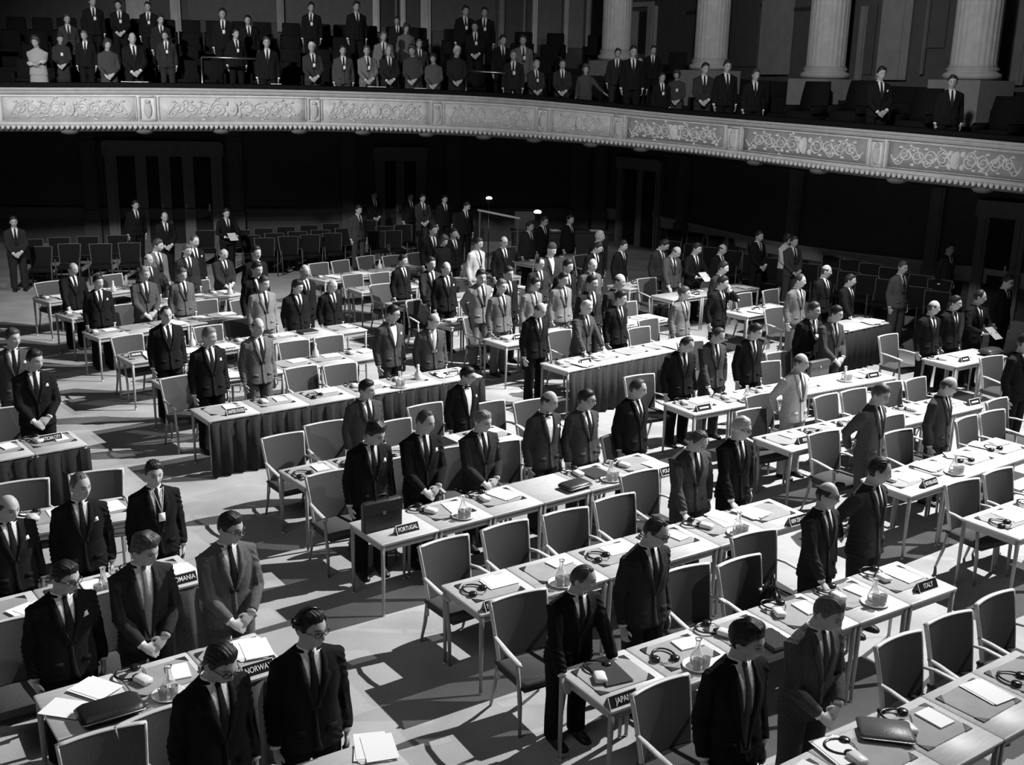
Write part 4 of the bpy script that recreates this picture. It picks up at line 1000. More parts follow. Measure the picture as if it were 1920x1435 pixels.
# floor
m = MB(); m.box((0, 18, -.1), (70, 44, .2)); struct('floor', m.mesh('floor', False), mat('carpet', .36))
i0 = int(np.argmin(abs(WL[:, 0]-2.9)))
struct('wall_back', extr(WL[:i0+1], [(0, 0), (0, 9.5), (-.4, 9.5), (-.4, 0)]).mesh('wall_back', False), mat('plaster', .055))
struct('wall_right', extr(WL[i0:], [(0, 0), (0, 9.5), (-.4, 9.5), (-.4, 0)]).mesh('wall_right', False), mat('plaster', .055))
# dado of the right wall (light it catches painted in, paler) and its rail
for nm, L in (('trim_1', WL[i0:]), ('trim_2', WL[:i0+1])):
    struct(nm, extr(L, [(0.0, .72), (.05, .74), (.06, 1.02), (.09, 1.04), (.09, 1.08), (.0, 1.1)]).mesh(nm), mat('plaster', .32 if nm == 'trim_1' else .07))
struct('baseboard_right', extr(WL[i0:], [(0, 0), (.05, 0), (.05, .2), (0, .22)]).mesh('baseboard_right', False), mat('plaster', .05))
def wall_bar(px0, py0, px1, py1, wid, dep, name, m, parent=None, lift=0.0):
    """moulding on the wall between two pixel positions"""
    A, a1 = wall_hit(px0, py0); B, a2 = wall_hit(px1, py1); n = np.array([sin(a1), -cos(a1), 0])
    A = A+n*(lift+dep*.5); B = B+n*(lift+dep*.5); A[2] = max(A[2], .03); B[2] = max(B[2], .03)
    mb = MB(); mb.tube([A, B], [(wid/2*1.3, dep/2*1.3)]*2, 4, up=(cos(a1+pi/4)*0+n[1]*-1, n[0], 0) if abs((B-A)[2]) > np.linalg.norm((B-A)[:2]) else (0, 0, 1))
    # a square section: rotate the four points onto the faces
    return obj(name, mb.mesh(name, False), m, parent)
def wall_panel(pxl, pyt, pxr, pyb, dep, lift=0.0):
    A, a1 = wall_hit(pxl, pyt); B, a2 = wall_hit(pxr, pyt); Cc, _ = wall_hit(pxl, pyb); Dd, _ = wall_hit(pxr, pyb)
    zt = (A[2]+B[2])/2; zb = max(.0, (Cc[2]+Dd[2])/2); a = math.atan2(B[1]-A[1], B[0]-A[0]); n = np.array([sin(a), -cos(a)])
    w = np.linalg.norm((B-A)[:2]); c = (A[:2]+B[:2])/2
    return c, a, n, w, zb, zt
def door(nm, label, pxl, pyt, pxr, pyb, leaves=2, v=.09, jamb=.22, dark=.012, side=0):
    c, a, n, w, zb, zt = wall_panel(pxl, pyt, pxr, pyb, .1); zb = 0.0
    fm = MB(); L = lambda x, o, z: (c[0]+cos(a)*x+n[0]*o, c[1]+sin(a)*x+n[1]*o, z)
    def bx(mb, x0, x1, z0, z1, o0, o1):
        V = [L(x0, o0, z0), L(x1, o0, z0), L(x1, o1, z0), L(x0, o1, z0), L(x0, o0, z1), L(x1, o0, z1), L(x1, o1, z1), L(x0, o1, z1)]
        mb.add(V, [(0, 1, 2, 3), (7, 6, 5, 4), (0, 4, 5, 1), (1, 5, 6, 2), (2, 6, 7, 3), (3, 7, 4, 0)])
    bx(fm, -w/2, -w/2+jamb, 0, zt, -.1, .16); bx(fm, w/2-jamb, w/2, 0, zt, -.1, .16); bx(fm, -w/2-.06, w/2+.06, zt-jamb, zt+.06, -.1, .20)
    bx(fm, -w/2+jamb*.45, -w/2+jamb*.75, 0, zt-jamb*.6, .16, .19); bx(fm, w/2-jamb*.75, w/2-jamb*.45, 0, zt-jamb*.6, .16, .19)
    bx(fm, -w/2-.02, w/2+.02, zt+.06, zt+.13, -.1, .26)
    fr = struct(nm, fm.mesh(nm, False), mat('plaster', v))
    iw = w-2*jamb
    for i in range(leaves):
        x0 = -iw/2+iw*i/leaves; x1 = x0+iw/leaves; lf = MB(); bx(lf, x0+.01, x1-.01, .01, zt-jamb-.01, -.02, .04); q = .16
        bx(lf, x0+q*.5, x1-q*.5, .3, (zt-jamb)*.42, .04, .06); bx(lf, x0+q*.5, x1-q*.5, (zt-jamb)*.47, zt-jamb-.2, .04, .06)
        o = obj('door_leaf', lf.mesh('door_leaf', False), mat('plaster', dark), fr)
        if i: 
            ms = MB(); bx(ms, x0-(.16 if leaves > 2 else .13), x0+(.16 if leaves > 2 else .13), .0, zt-jamb, .04, .09); obj('mullion', ms.mesh('mullion', False), mat('plaster', v), fr)
        h = MB(); bx(h, x1-.12, x1-.08, 1.0, 1.2, .04, .1); obj('door_handle', h.mesh('door_handle', False), mat('metal', .4), o)
    return fr
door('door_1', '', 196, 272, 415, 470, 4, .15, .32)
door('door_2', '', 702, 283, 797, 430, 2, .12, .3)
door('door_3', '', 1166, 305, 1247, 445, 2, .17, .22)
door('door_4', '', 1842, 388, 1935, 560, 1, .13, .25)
# flat pilasters under the gallery
k = 3
for pxl, pxr, yt, yb, v in [(150, 178, 255, 470, .035), (425, 452, 250, 460, .045), (640, 665, 250, 430, .04), (836, 862, 250, 330, .04), (1072, 1105, 262, 400, .04), (1118, 1142, 262, 400, .045), (1280, 1300, 300, 430, .045), (1488, 1512, 322, 455, .06), (1750, 1776, 362, 505, .06)]:
    c, a, n, w, zb, zt = wall_panel(pxl, yt, pxr, yb, .1); mb = MB()
    mb.box((0, 0, 1.7), (w, .12, 3.4)); mb.box((0, -.07, 1.9), (w*.66, .03, 2.6)); mb.box((0, -.03, 3.0), (w*1.15, .14, .12)); mb.box((0, -.03, .5), (w*1.15, .16, 1.0))
    o = struct('trim_%d' % k, mb.mesh('trim', False), mat('plaster', v*1.8)); o.location = (c[0]+n[0]*.06, c[1]+n[1]*.06, 0); o.rotation_euler = (0, 0, a); k += 1
# ------------------------------------------------------------------ gallery front
GP = [(-400, 160, 243, 24.5), (0, 164, 247, 25.5), (320, 165, 246.5, 26.4), (640, 171, 247.5, 27.2), (960, 184.5, 260, 27.4), (1280, 215, 288, 25.6), (1600, 241, 329, 22.4), (1920, 269, 364, 19.8), (2200, 295, 398, 17.6)]
gp = smooth_line([(a, b, c, d) for a, b, c, d in GP], 24)
GL, GT, GB = [], [], []
for x, t, b, dd in gp:
    T = at_y(x, t, dd); Bq = at_y(x, b, dd); GL.append((T+Bq)[:2]/2); GT.append(T[2]); GB.append(Bq[2])
GL = np.array(GL); GT = np.array(GT); GB = np.array(GB)
ker = np.ones(9)/9; sm = lambda a: np.convolve(np.pad(a, 4, 'edge'), ker, 'valid')
GT, GB = sm(GT), sm(GB); GN = line_normals(GL); GN = np.c_[sm(GN[:, 0]), sm(GN[:, 1])]; GN /= np.linalg.norm(GN, axis=1)[:, None]
def gal(prof, i0=0, i1=None):
    rings = []
    for i in range(i0, len(GL) if i1 is None else i1):
        H = GT[i]-GB[i]; rings.append([(GL[i][0]+GN[i][0]*o, GL[i][1]+GN[i][1]*o, GB[i]+H*z) for o, z in prof])
    return MB().loft(rings)
struct('wall_gallery_front', gal([(-.25, .04), (.0, .16), (.0, 1.0), (-.25, 1.0)]).mesh('wall_gallery_front'), mat('plaster', .66))
struct('trim_20', gal([(0, .85), (.05, .86), (.07, .90), (.07, .93), (.10, .95), (.10, 1.0), (0, 1.0)]).mesh('trim_20', False), mat('plaster', .38))
struct('trim_21', gal([(0, .15), (.05, .155), (.06, .19), (.03, .23), (.0, .235)]).mesh('trim_21'), mat('plaster', .5))
struct('trim_22', gal([(-.25, .10), (.02, .10), (.05, .14), (.05, .158), (0, .17), (-.2, .17)]).mesh('trim_22'), mat('plaster', .34))
# bead-and-leaf moulding under the panels: one carved strip
m = MB()
al = np.r_[0, np.cumsum(np.linalg.norm(np.diff(GL, axis=0), axis=1))]
for s in np.arange(.1, al[-1], .115):
    x, y = np.interp(s, al, GL[:, 0]), np.interp(s, al, GL[:, 1]); nx, ny = np.interp(s, al, GN[:, 0]), np.interp(s, al, GN[:, 1]); zb = np.interp(s, al, GB); H = np.interp(s, al, GT)-zb
    m.ell((x+nx*.045, y+ny*.045, zb+H*.105), (.046, .040, .050), 8, 6)
struct('trim_23', m.mesh('trim_23'), mat('plaster', .55))
struct('trim_24', gal([(-.3, .0), (-.06, .0), (-.02, .04), (.0, .075), (-.3, .08)]).mesh('trim_24'), mat('plaster', .12))
# padded dark hand rail on top
struct('trim_25', gal([(-.34, .98), (.03, .98), (.05, 1.03), (.03, 1.10), (-.34, 1.12)]).mesh('trim_25'), mat('upholstery', .008))
# soffit of the gallery and its small brackets
ring = []
N_ = len(GL); 
s0 = np.linspace(0, 1, N_)
wi = [np.argmin(np.linalg.norm(WL-GL[i], axis=1)) for i in range(N_)]
m = MB(); ring = []
for i in range(N_):
    W = WL[wi[i]] if i else np.array([-22., 32.2]); g = GL[i]-GN[i]*.2
    ring.append([(g[0], g[1], GB[i]+.03), (W[0]-GN[i][0]*.5, W[1]-GN[i][1]*.5, GB[i]+.05), (W[0]-GN[i][0]*.5, W[1]-GN[i][1]*.5, GB[i]+.2), (g[0], g[1], GB[i]+.2)])
m.loft(ring); struct('ceiling', m.mesh('ceiling', False), mat('plaster', .03))
kk = 0
for x in (120, 265, 420, 565, 685, 797, 905, 1005, 1110, 1200, 1415, 1540, 1685, 1840):
    i = int(np.argmin(abs(gp[:, 0]-x))); mb = MB(); mb.ell((GL[i][0]-GN[i][0]*.12, GL[i][1]-GN[i][1]*.12, GB[i]+.0), (.2, .2, .075), 14, 8); struct('trim_%d' % (30+kk), mb.mesh('trim'), mat('plaster', .12)); kk += 1
# carved panels
def gpt(x, zf, o):
    f = np.interp(x, gp[:, 0], np.arange(len(gp))); I = lambda a: np.interp(f, np.arange(len(gp)), a)
    z = I(GB)+(I(GT)-I(GB))*zf; return np.array([I(GL[:, 0])+I(GN[:, 0])*o, I(GL[:, 1])+I(GN[:, 1])*o, z])
def spiral(m, x0, z0, rx, rz, turns, sgn, r=.016, ph=0.0):
    P = []
    for t in np.linspace(0, 1, 22):
        a = ph+sgn*2*pi*turns*t; q = 1-.82*t; P.append(gpt(x0+rx*q*cos(a), z0+rz*q*sin(a), .012))
    m.tube(P, [r*(1-.3*t) for t in np.linspace(0, 1, 22)], 5)
PAN = [(4, 256), (298, 574), (604, 805), (833, 1004), (1033, 1146), (1174, 1358), (1392, 1626), (1663, 1925)]
pk = 0
for a, b in PAN:
    lo, hi = .26, .80; v = .60 if b < 1150 else .42
    fr = MB()
    for (xa, za, xb, zb) in ((a, lo, b, lo), (a, hi, b, hi)):
        fr.tube([gpt(x, za, .008) for x in np.linspace(xa, xb, 16)], [(.014, .02)]*16, 6, up=(0, 0, 1))
    for x in (a, b): fr.tube([gpt(x, z, .008) for z in np.linspace(lo, hi, 4)], .02, 6)
    fo = struct('trim_%d' % (50+pk), fr.mesh('trim'), mat('plaster', .45))
    m = MB(); w = b-a; mid = (a+b)/2; nn = 4 if w > 150 else 2
    for s in (-1, 1):
        for i in range(nn):
            x = mid+s*w*(.10+.36*i/nn); rz = .15-.012*i; rx = w*.055*(1-.05*i)
            spiral(m, x, .53, rx, rz, 1.6, s*(1 if i % 2 else -1), .018, pi/2*(1 if i % 2 else -1))
            # connecting stem and a leaf
            x2 = x+s*w*.09/ (nn/4 if nn < 4 else 1)*.9
            m.tube([gpt(x+(x2-x)*t, .53+(.14 if i % 2 else -.14)*cos(pi*t)*(1), .012) for t in np.linspace(0, 1, 8)], .014, 5)
            c = gpt(x+s*w*.03, .53+(.17 if i % 2 else -.17), .014); m.ell(c, (.055, .02, .03), 8, 5)
    for s in (-1, 1):   # running stem with leaves on both sides
        ts = np.linspace(.05, .47, 60); zz = lambda t: .53+.19*sin(pi*(t-.05)/.42*nn)
        m.tube([gpt(mid+s*w*t, zz(t), .012) for t in ts], .015, 5)
        rr = random.Random(pk*2+s)
        for t in np.arange(.07, .46, .42/(nn*4)):
            q = gpt(mid+s*w*(t+rr.uniform(-.005, .005)), zz(t)+rr.choice([-.06, .06]), .014); m.ell(q, (rr.uniform(.03, .055), .018, rr.uniform(.02, .035)), 7, 5)
    c = gpt(mid, .53, .015); m.ell(c, (.13, .03, .17), 12, 8); m.ell(gpt(mid, .53, .04), (.06, .02, .08), 10, 6)
    for s in (-1, 1):
        m.ell(gpt(mid+s*w*.045, .66, .015), (.06, .02, .06), 8, 6); m.ell(gpt(mid+s*w*.045, .40, .015), (.06, .02, .06), 8, 6)
    obj('scroll_relief', m.mesh('scroll_relief'), mat('plaster', .62 if b > 1150 else .52), fo)  # left reliefs contrast less, strong light there painted into the tones
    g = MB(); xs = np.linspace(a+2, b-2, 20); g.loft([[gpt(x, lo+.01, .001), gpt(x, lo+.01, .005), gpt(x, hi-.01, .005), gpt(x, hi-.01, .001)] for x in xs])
    obj('panel_ground', g.mesh('panel_ground'), mat('plaster', .30 if b > 1150 else .56), fo); pk += 1  # ground paler on the left: stronger light painted into the plaster
for a, b in ((262, 292), (579, 599), (810, 828), (1009, 1028), (1151, 1169), (1364, 1386), (1633, 1656)):
    m = MB()
    for zf in (.26, .80): m.tube([gpt(x, zf, .02) for x in (a, (a+b)/2, b)], .025, 6)
    for x in (a, b): m.tube([gpt(x, z, .02) for z in (.26, .5, .80)], .025, 6)
    m.ell(gpt((a+b)/2, .5, .0), (.10, .05, .2), 10, 8); m.ell(gpt((a+b)/2, .69, .02), (.07, .04, .05), 10, 8)
    struct('trim_%d' % (50+pk), m.mesh('trim'), mat('plaster', .46)); pk += 1
# stepped gallery floor
TIER = [.55, 1.45, 2.35, 3.25, 4.2]
def tier_z(i, k): return GT[i]-.62+.36*k
for k in range(5):
    m = MB(); ring = []
    o0 = -(.26 if k == 0 else TIER[k]-.45); o1 = -(TIER[k]+.45 if k < 4 else 5.2)
    for i in range(N_):
        z = tier_z(i, k); g = GL[i]
        W = WL[wi[i]]; mx = -(np.linalg.norm(W-g)-.1)
        a_, b_ = max(o0, mx), max(o1, mx-.2)
        ring.append([(g[0]+GN[i][0]*a_, g[1]+GN[i][1]*a_, z-.36), (g[0]+GN[i][0]*b_, g[1]+GN[i][1]*b_, z-.36), (g[0]+GN[i][0]*b_, g[1]+GN[i][1]*b_, z), (g[0]+GN[i][0]*a_, g[1]+GN[i][1]*a_, z)])
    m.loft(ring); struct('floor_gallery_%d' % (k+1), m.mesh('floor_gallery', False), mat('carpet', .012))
# ------------------------------------------------------------------ gallery spectators
def gal_place(px, py, h=1.70, kk=None):
    i = int(np.argmin(abs(gp[:, 0]-px))); d = ray(px, py); best = None
    for k in (range(5) if kk is None else [kk]):
        # the ray meets the vertical surface TIER[k] behind the gallery front
        for t in np.linspace(14, 36, 221):
            P = CAM+d*t/d[1]
            j = int(np.argmin(np.linalg.norm(GL-P[:2], axis=1))); off = -((P[:2]-GL[j])@GN[j])
            e = abs(off-TIER[k])
            if e < .08:
                hh = P[2]-tier_z(j, k); c = abs(hh-h)*4+e+(3 if any(np.linalg.norm(q_-P[:2]) < .5 for q_ in PEEPG) else 0)
                if best is None or c < best[0]: best = (c, P, hh, k, j)
    return best
GALP = [ # x, y, suit, hair, hair value, pose, extras, woman, note
 (67, 67, .30, 'long', .03, 'folded', 'v', 1, 'with folded arms in a pale blouse'), (112, 63, .03, 'cap', .03, 'clasp', 'b', 1, 'with a hat and white badge'), (125, 26, .04, 'full', .04, 'sides', '', 0, 'behind the man left of the pale pillar group'), (158, 57, D, 'full', .1, 'sides', '', 0, 'third figure of the front row at far left'), (200, 72, .05, 'long', .03, 'clasp', '', 1, 'in a dark dress with clasped hands'),
 (247, 60, D, 'bald', .04, 'clasp', '', 0, 'above two white papers on the rail'), (310, 57, .03, 'full', .02, 'sides', 'b', 0, 'left of the tall pale pillar with a badge'), (300, 27, .02, 'full', .02, 'sides', '', 0, 'half hidden behind the badge wearer left of the pillar'), (277, 3, D, 'full', .015, 'sides', 'b', 0, 'in the upper row left of the pillar'), (222, 0, D, 'full', .015, 'clasp', 'b', 0, 'in the upper row with a bright badge'), (172, -8, D, 'full', .015, 'sides', 'b', 0, 'cut by the top edge at upper left'),
 (417, 15, D, 'full', .015, 'sides', 'b', 0, 'left of two men right of the pillar'), (465, 28, D, 'full', .015, 'sides', '', 0, 'right of two men right of the pillar'), (441, 53, D, 'full', .015, 'sides', 'b', 0, 'above the left pale hand rail'), (500, 68, D, 'full', .04, 'sides', '', 0, 'at the right end of the left hand rail'), (585, 78, .035, 'full', .5, 'clasp', 'b', 0, 'white haired with badge and clasped hands'), (583, 4, D, 'full', .015, 'sides', 'b', 0, 'alone in the top row against the pale wall'),
 (643, 84, .06, 'full', .02, 'sides', 'b', 0, 'right of the white haired badge wearer'), (688, 84, .16, 'full', .06, 'clasp', 'b', 0, 'in a pale coat with badge'), (719, 58, .16, 'full', .10, 'sides', '', 0, 'in pale clothes behind'), (729, 85, .02, 'bald', .1, 'clasp', '', 0, 'dark with hands before the belt'), (774, 84, .05, 'long', .04, 'clasp', '', 1, 'in a grey jacket'), (761, 44, .12, 'long', .04, 'sides', 'v', 1, 'in a patterned pale top'), (786, 73, .05, 'full', .12, 'sides', '', 0, 'between two women'), (813, 100, .09, 'long', .02, 'clasp', 'd', 1, 'in a grey dress with bare arms'), (856, 85, .02, 'full', .55, 'clasp', '', 1, 'white haired at the right hand rail'),
 (668, 2, D, 'full', .015, 'sides', '', 0, 'in the top row against the wall'), (745, 31, .015, 'full', .03, 'sides', '', 0, 'before the bright door frame'), (872, 10, D, 'full', .02, 'sides', 'b', 0, 'left of a pair in the top row with badges'), (909, 13, D, 'full', .02, 'sides', 'b', 0, 'right of a pair in the top row with badges'), (891, 40, D, 'full', .015, 'clasp', 'b', 0, 'below the pair with badges'), (942, 65, D, 'full', .02, 'sides', '', 0, 'above the right end of the right hand rail'), (963, 93, .02, 'full', .1, 'sides', 'b', 0, 'with a badge at the right end of the rail'), (981, 65, .13, 'full', .04, 'sides', 'b', 0, 'in a pale jacket with badge'), (1005, 112, .035, 'full', .3, 'clasp', 'b', 0, 'grey haired with badge, above the seats'),
 (1055, 110, .03, 'full', .03, 'clasp', '', 0, 'between the badge wearer and the leaning woman'), (1099, 120, .06, 'long', .05, 'reach', '', 1, 'leaning with an arm stretched to the right'), (1158, 90, .025, 'full', .03, 'sides', '', 0, 'tall, left of the three men by the gallery door'), (1188, 85, D, 'full', .02, 'sides', '', 0, 'before the gallery door'), (1200, 105, D, 'full', .03, 'sides', '', 0, 'with a pale tie below the gallery door'), (1225, 85, D, 'full', .02, 'sides', '', 0, 'right of the gallery door'), (1242, 136, D, 'full', .03, 'sides', 'b', 0, 'small with badge'), (1270, 131, .05, 'long', .03, 'clasp', 'b', 1, 'with badge left of the first column'),
 (1322, 117, .03, 'full', .02, 'clasp', '', 0, 'at the first column foot'), (1364, 112, D, 'full', .02, 'sides', '', 0, 'behind, right of the first column foot'), (1361, 133, .02, 'bald', .06, 'sides', 'b', 0, 'with badge right of the first column'), (1417, 129, D, 'full', .05, 'sides', '', 0, 'alone between the first two columns'), (1653, 124, D, 'full', .015, 'clasp', 'p', 0, 'alone between the two right columns'), (1788, 140, D, 'full', .02, 'sides', '', 0, 'alone below the rightmost column')]
PEEPG = []; COLS = []
for n_, (px, py, suit, hair, hv, pose, ex, wom, note) in enumerate(GALP):
    b = gal_place(px, py, 1.66 if wom else 1.72)
    c, P, hh, kt, j = b; h = min(max(hh, 1.52), 1.88)
    fl = P[2]-h
    lab = '%s %s in the gallery, %s' % (tone_word(suit), 'woman' if wom else 'man', note)
    lab = 'gallery %s in %s, %s' % ('woman' if wom else 'man', tone_word(suit), note)
    PEEPG.append(P[:2])
    face = math.atan2(-P[1]*.9, 3.5-P[0]*.55)+pi/2
    person(lab, P[0], P[1], fl, h, face+R((n_*29 % 21)-10), suit=suit, hair=hair, hv=hv, pose=pose, pitch=8, yaw=((n_*5) % 3-1)*12, extras=ex, lod=2, woman=bool(wom), skin=.36, tie=.02)
# ------------------------------------------------------------------ gallery walls, columns and furniture
def gal_at(px, py, off):
    """point of the viewing ray that lies off metres behind the gallery front"""
    d = ray(px, py); bt = None
    for t in np.linspace(14, 36, 441):
        P = CAM+d*t/d[1]; j = int(np.argmin(np.linalg.norm(GL-P[:2], axis=1))); o = -((P[:2]-GL[j])@GN[j])
        if bt is None or abs(o-off) < bt[0]: bt = (abs(o-off), P, j)
    return bt[1], bt[2]
def column(px, wpx, base_y, n, label):
    P, j = gal_at(px, base_y, 3.0); dist = P@FW-CAM@FW; rad = wpx/FPX*dist/2; zb = tier_z(j, 2)-.1; zs = P[2]
    COLS.append(P[:2]); t = thing('column', label, 'column', (P[0], P[1], zb), 0, 'gallery columns'); H = 11.5-zb
    m = MB(); K = 24; rings = []
    for z, q in ((zs-zb+.22, 1.06), (zs-zb+.30, 1.0), (1.5+zs-zb, 1.0), (H, .90)):
        ring = []
        for i in range(K*4):
            a = 2*pi*i/(K*4); r = rad*q*(1-.045*(.5-.5*cos(a*K))**.7 if z > zs-zb+.25 else 1); ring.append((r*cos(a), r*sin(a), z))
        rings.append(ring)
    m.loft(rings); obj('shaft', m.mesh('shaft'), mat('plaster', .42), t)
    m = MB().lathe([(rad*.9, zs-zb-.03), (rad*1.22, zs-zb-.0), (rad*1.26, zs-zb+.06), (rad*1.2, zs-zb+.11), (rad*1.08, zs-zb+.13), (rad*1.08, zs-zb+.16), (rad*1.15, zs-zb+.19), (rad*1.05, zs-zb+.23), (rad*.8, zs-zb+.23)], n=36); obj('base', m.mesh('base'), mat('plaster', .36), t)
    m = MB().box((0, 0, (zs-zb)/2-.015), (rad*2.6, rad*2.6, zs-zb-.03), rot=.6); obj('plinth', m.mesh('plinth', False), mat('plaster', .2), t)
column(1154, 54, 112, 1, 'pale fluted gallery column, leftmost of the four')
column(1331, 62, 130, 2, 'pale fluted gallery column, second from the left')
column(1546, 72, 146, 3, 'pale fluted gallery column, third from the left')
column(1822, 84, 148, 4, 'pale fluted gallery column, rightmost of the four')
# bars on the gallery wall: pilasters and door frames seen between the spectators
def wbar(px, wpx, y0, y1, v, dep=.12):
    P, a = wall_hit(px, y1); Q, _ = wall_hit(px, y0); w = wpx/FPX*(P@FW-CAM@FW)/max(.5, abs(cos(a)))
    global k
    zb = max(P[2], 3.5); mb = MB(); mb.box((0, 0, (Q[2]+zb)/2), (w, dep, max(.3, Q[2]-zb))); mb.box((0, -dep*.5, (Q[2]+zb)/2), (w*.5, dep*.4, max(.3, Q[2]-zb)))
    n = np.array([sin(a), -cos(a)]); o = struct('trim_%d' % (100+k), mb.mesh('trim', False), mat('plaster', v)); o.location = (P[0]+n[0]*dep*.5, P[1]+n[1]*dep*.5, 0); o.rotation_euler = (0, 0, a); k += 1
for px, wpx, y0, y1, v in [(337, 18, -40, 150, .30), (262, 42, -40, 45, .30), (527, 13, -40, 60, .20), (705, 12, -40, 60, .42), (755, 9, -40, 60, .4), (742, 5, -40, 60, .12), (797, 18, -40, 100, .32), (938, 9, -40, 90, .16), (980, 4, -40, 90, .16), (1000, 9, -40, 100, .40), (1058, 8, -40, 100, .36), (1100, 9, -40, 100, .25),
        (1191, 10, 22, 110, .22), (1222, 12, 12, 110, .26), (1452, 40, -40, 140, .17), (1672, 44, -40, 150, .17), (1612, 10, 12, 150, .14), (1905, 22, -40, 160, .12), (1730, 5, -40, 140, .1)]: wbar(px, wpx, y0, y1, v)
def wplate(x0, y0, x1, y1, v, dep=.05):
    global k
    c, a, n, w, zb, zt = wall_panel(x0, y0, x1, y1, dep); mb = MB(); mb.box((0, 0, (zb+zt)/2), (w, dep, zt-zb)); o = struct('trim_%d' % (100+k), mb.mesh('trim', False), mat('plaster', v)); o.location = (c[0]+n[0]*dep/2, c[1]+n[1]*dep/2, 0); o.rotation_euler = (0, 0, a); k += 1
for q in [(350, -40, 520, 40, .075), (535, -40, 700, 55, .085), (808, -40, 930, 60, .07), (1008, -40, 1054, 85, .11), (1062, -40, 1096, 90, .14), (1198, 22, 1216, 100, .012), (1366, -20, 1430, 125, .055), (1590, -30, 1606, 140, .012), (1618, 10, 1648, 140, .05), (1742, -20, 1785, 90, .055), (1182, 4, 1228, 13, .22), (715, -40, 738, 50, .03), (760, -40, 786, 60, .05), (1290, 14, 1440, 20, .02), (1480, 14, 1525, 20, .02)]: wplate(*q)
# two pale tubular hand rails in the gallery
def hand_rail(x0, y0, x1, y1, yb, label):
    A, j0 = gal_at(x0, y0, .55); B, j1 = gal_at(x1, y1, .55); t = thing('hand_rail', label, 'railing', (A[0], A[1], tier_z(j0, 0)))
    z0 = tier_z(j0, 0); q = B-A
    m = MB().tube([(0, 0, A[2]-z0), (q[0], q[1], B[2]-z0)], .028, 8); obj('top_bar', m.mesh('top_bar'), mat('metal', .42), t)
    for p, zz in (((0, 0), A[2]-z0), ((q[0], q[1]), B[2]-z0)): obj('post', MB().tube([(p[0], p[1], 0), (p[0], p[1], zz)], .022, 8).mesh('post'), mat('metal', .3), t)
hand_rail(377, 107, 492, 111, 155, 'pale tubular hand rail in the gallery right of the pillar, left of two')
hand_rail(874, 133, 962, 138, 175, 'pale tubular hand rail in the gallery centre, right of two')
# papers lying on the padded rail
for px, py, w, lab in [(252, 155, .5, 'left'), (271, 154, .3, 'second'), (708, 168, .45, 'third'), (789, 167, .3, 'fourth'), (521, 158, .25, 'centre left')]:
    P = gpt(px, 1.125, -.15); tag(obj('paper_sheets', MB().box((0, 0, .006), (w, .2, .012)).mesh('paper_sheets', False), mat('paper', .8), None, tuple(P)), 'white papers on the gallery rail, %s of the sheets along it' % lab, 'papers', 'papers on the gallery rail')
# theatre seats of the gallery
def seat_mesh():
    o = {}
    m = MB(); m.box((0, .2, .62), (.50, .07, .62), bev=.03); o['backrest'] = m.mesh('backrest')
    m = MB(); m.box((0, -.03, .42), (.48, .42, .09), bev=.03); o['seat'] = m.mesh('seat')
    for s in (-1, 1):
        m = MB(); m.box((s*.27, .02, .31), (.05, .46, .62), bev=.015); o['side%d' % s] = m.mesh('side_panel')
    return o
SM = seat_mesh(); cnt = {}
for kt in (1, 2, 3, 4):
    s = 1.0; num = 0
    while s < al[-1]-1:
        f = np.interp(s, al, np.arange(N_)); i = int(f); g = GL[i]-GN[i]*(TIER[kt]+.28); z = tier_z(i, kt); W = WL[wi[i]]
        X, Yp = project((g[0], g[1], z+.9)); s += .62
        if X < 5 or X > 1385 or (kt == 4 and X > 1120) or Yp < -20: continue
        if np.linalg.norm(W-GL[i]) < TIER[kt]+.8: continue
        if any(np.linalg.norm(q_-g) < .45 for q_ in PEEPG) or any(np.linalg.norm(q_-g) < 1.15 for q_ in COLS): continue
        num += 1
        t = thing('theatre_seat', 'dark tip-up theatre seat, %s from the left in the %s gallery row' % (ordinal(num) if num < 69 else str(num), ORD[kt]), 'seat', (g[0], g[1], z), math.atan2(GN[i][0], -GN[i][1]), 'gallery theatre seats')
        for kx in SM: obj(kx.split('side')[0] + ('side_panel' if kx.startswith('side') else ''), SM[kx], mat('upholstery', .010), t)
# dark armchairs of the right boxes
for q, (px, py) in enumerate([(1405, 150), (1515, 152), (1600, 150), (1725, 165), (1880, 180)]):
    P, j = gal_at(px, py, 1.55); t = thing('lounge_chair', 'dark high backed chair in the right gallery, %s from the left' % ORD[q+1], 'chair', (P[0], P[1], P[2]-1.1), math.atan2(GN[j][0], -GN[j][1]), 'dark chairs in the right gallery')
    m = MB(); m.loft([[(x*(.36-.06*u*u)*1.0, .30+.10*u+dy, .45+.65*u) for x, dy in ((-1, -.04), (1, -.04), (1, .05), (-1, .05))] for u in np.linspace(0, 1, 6)]); obj('backrest', m.mesh('backrest'), mat('upholstery', .010), t)
    m = MB().box((0, 0, .3), (.7, .65, .3), bev=.06); obj('seat', m.mesh('seat'), mat('upholstery', .010), t)
    for sx in (-1, 1): obj('armrest', MB().box((sx*.36, 0, .48), (.1, .62, .2), bev=.04).mesh('armrest'), mat('upholstery', .010), t)
    m = MB()
    for sx in (-1, 1):
        for sy in (-1, 1): obj('leg', MB().tube([(sx*.3, sy*.26, 0), (sx*.3, sy*.26, .16)], .03, 8).mesh('leg'), mat('wood', .03), t)
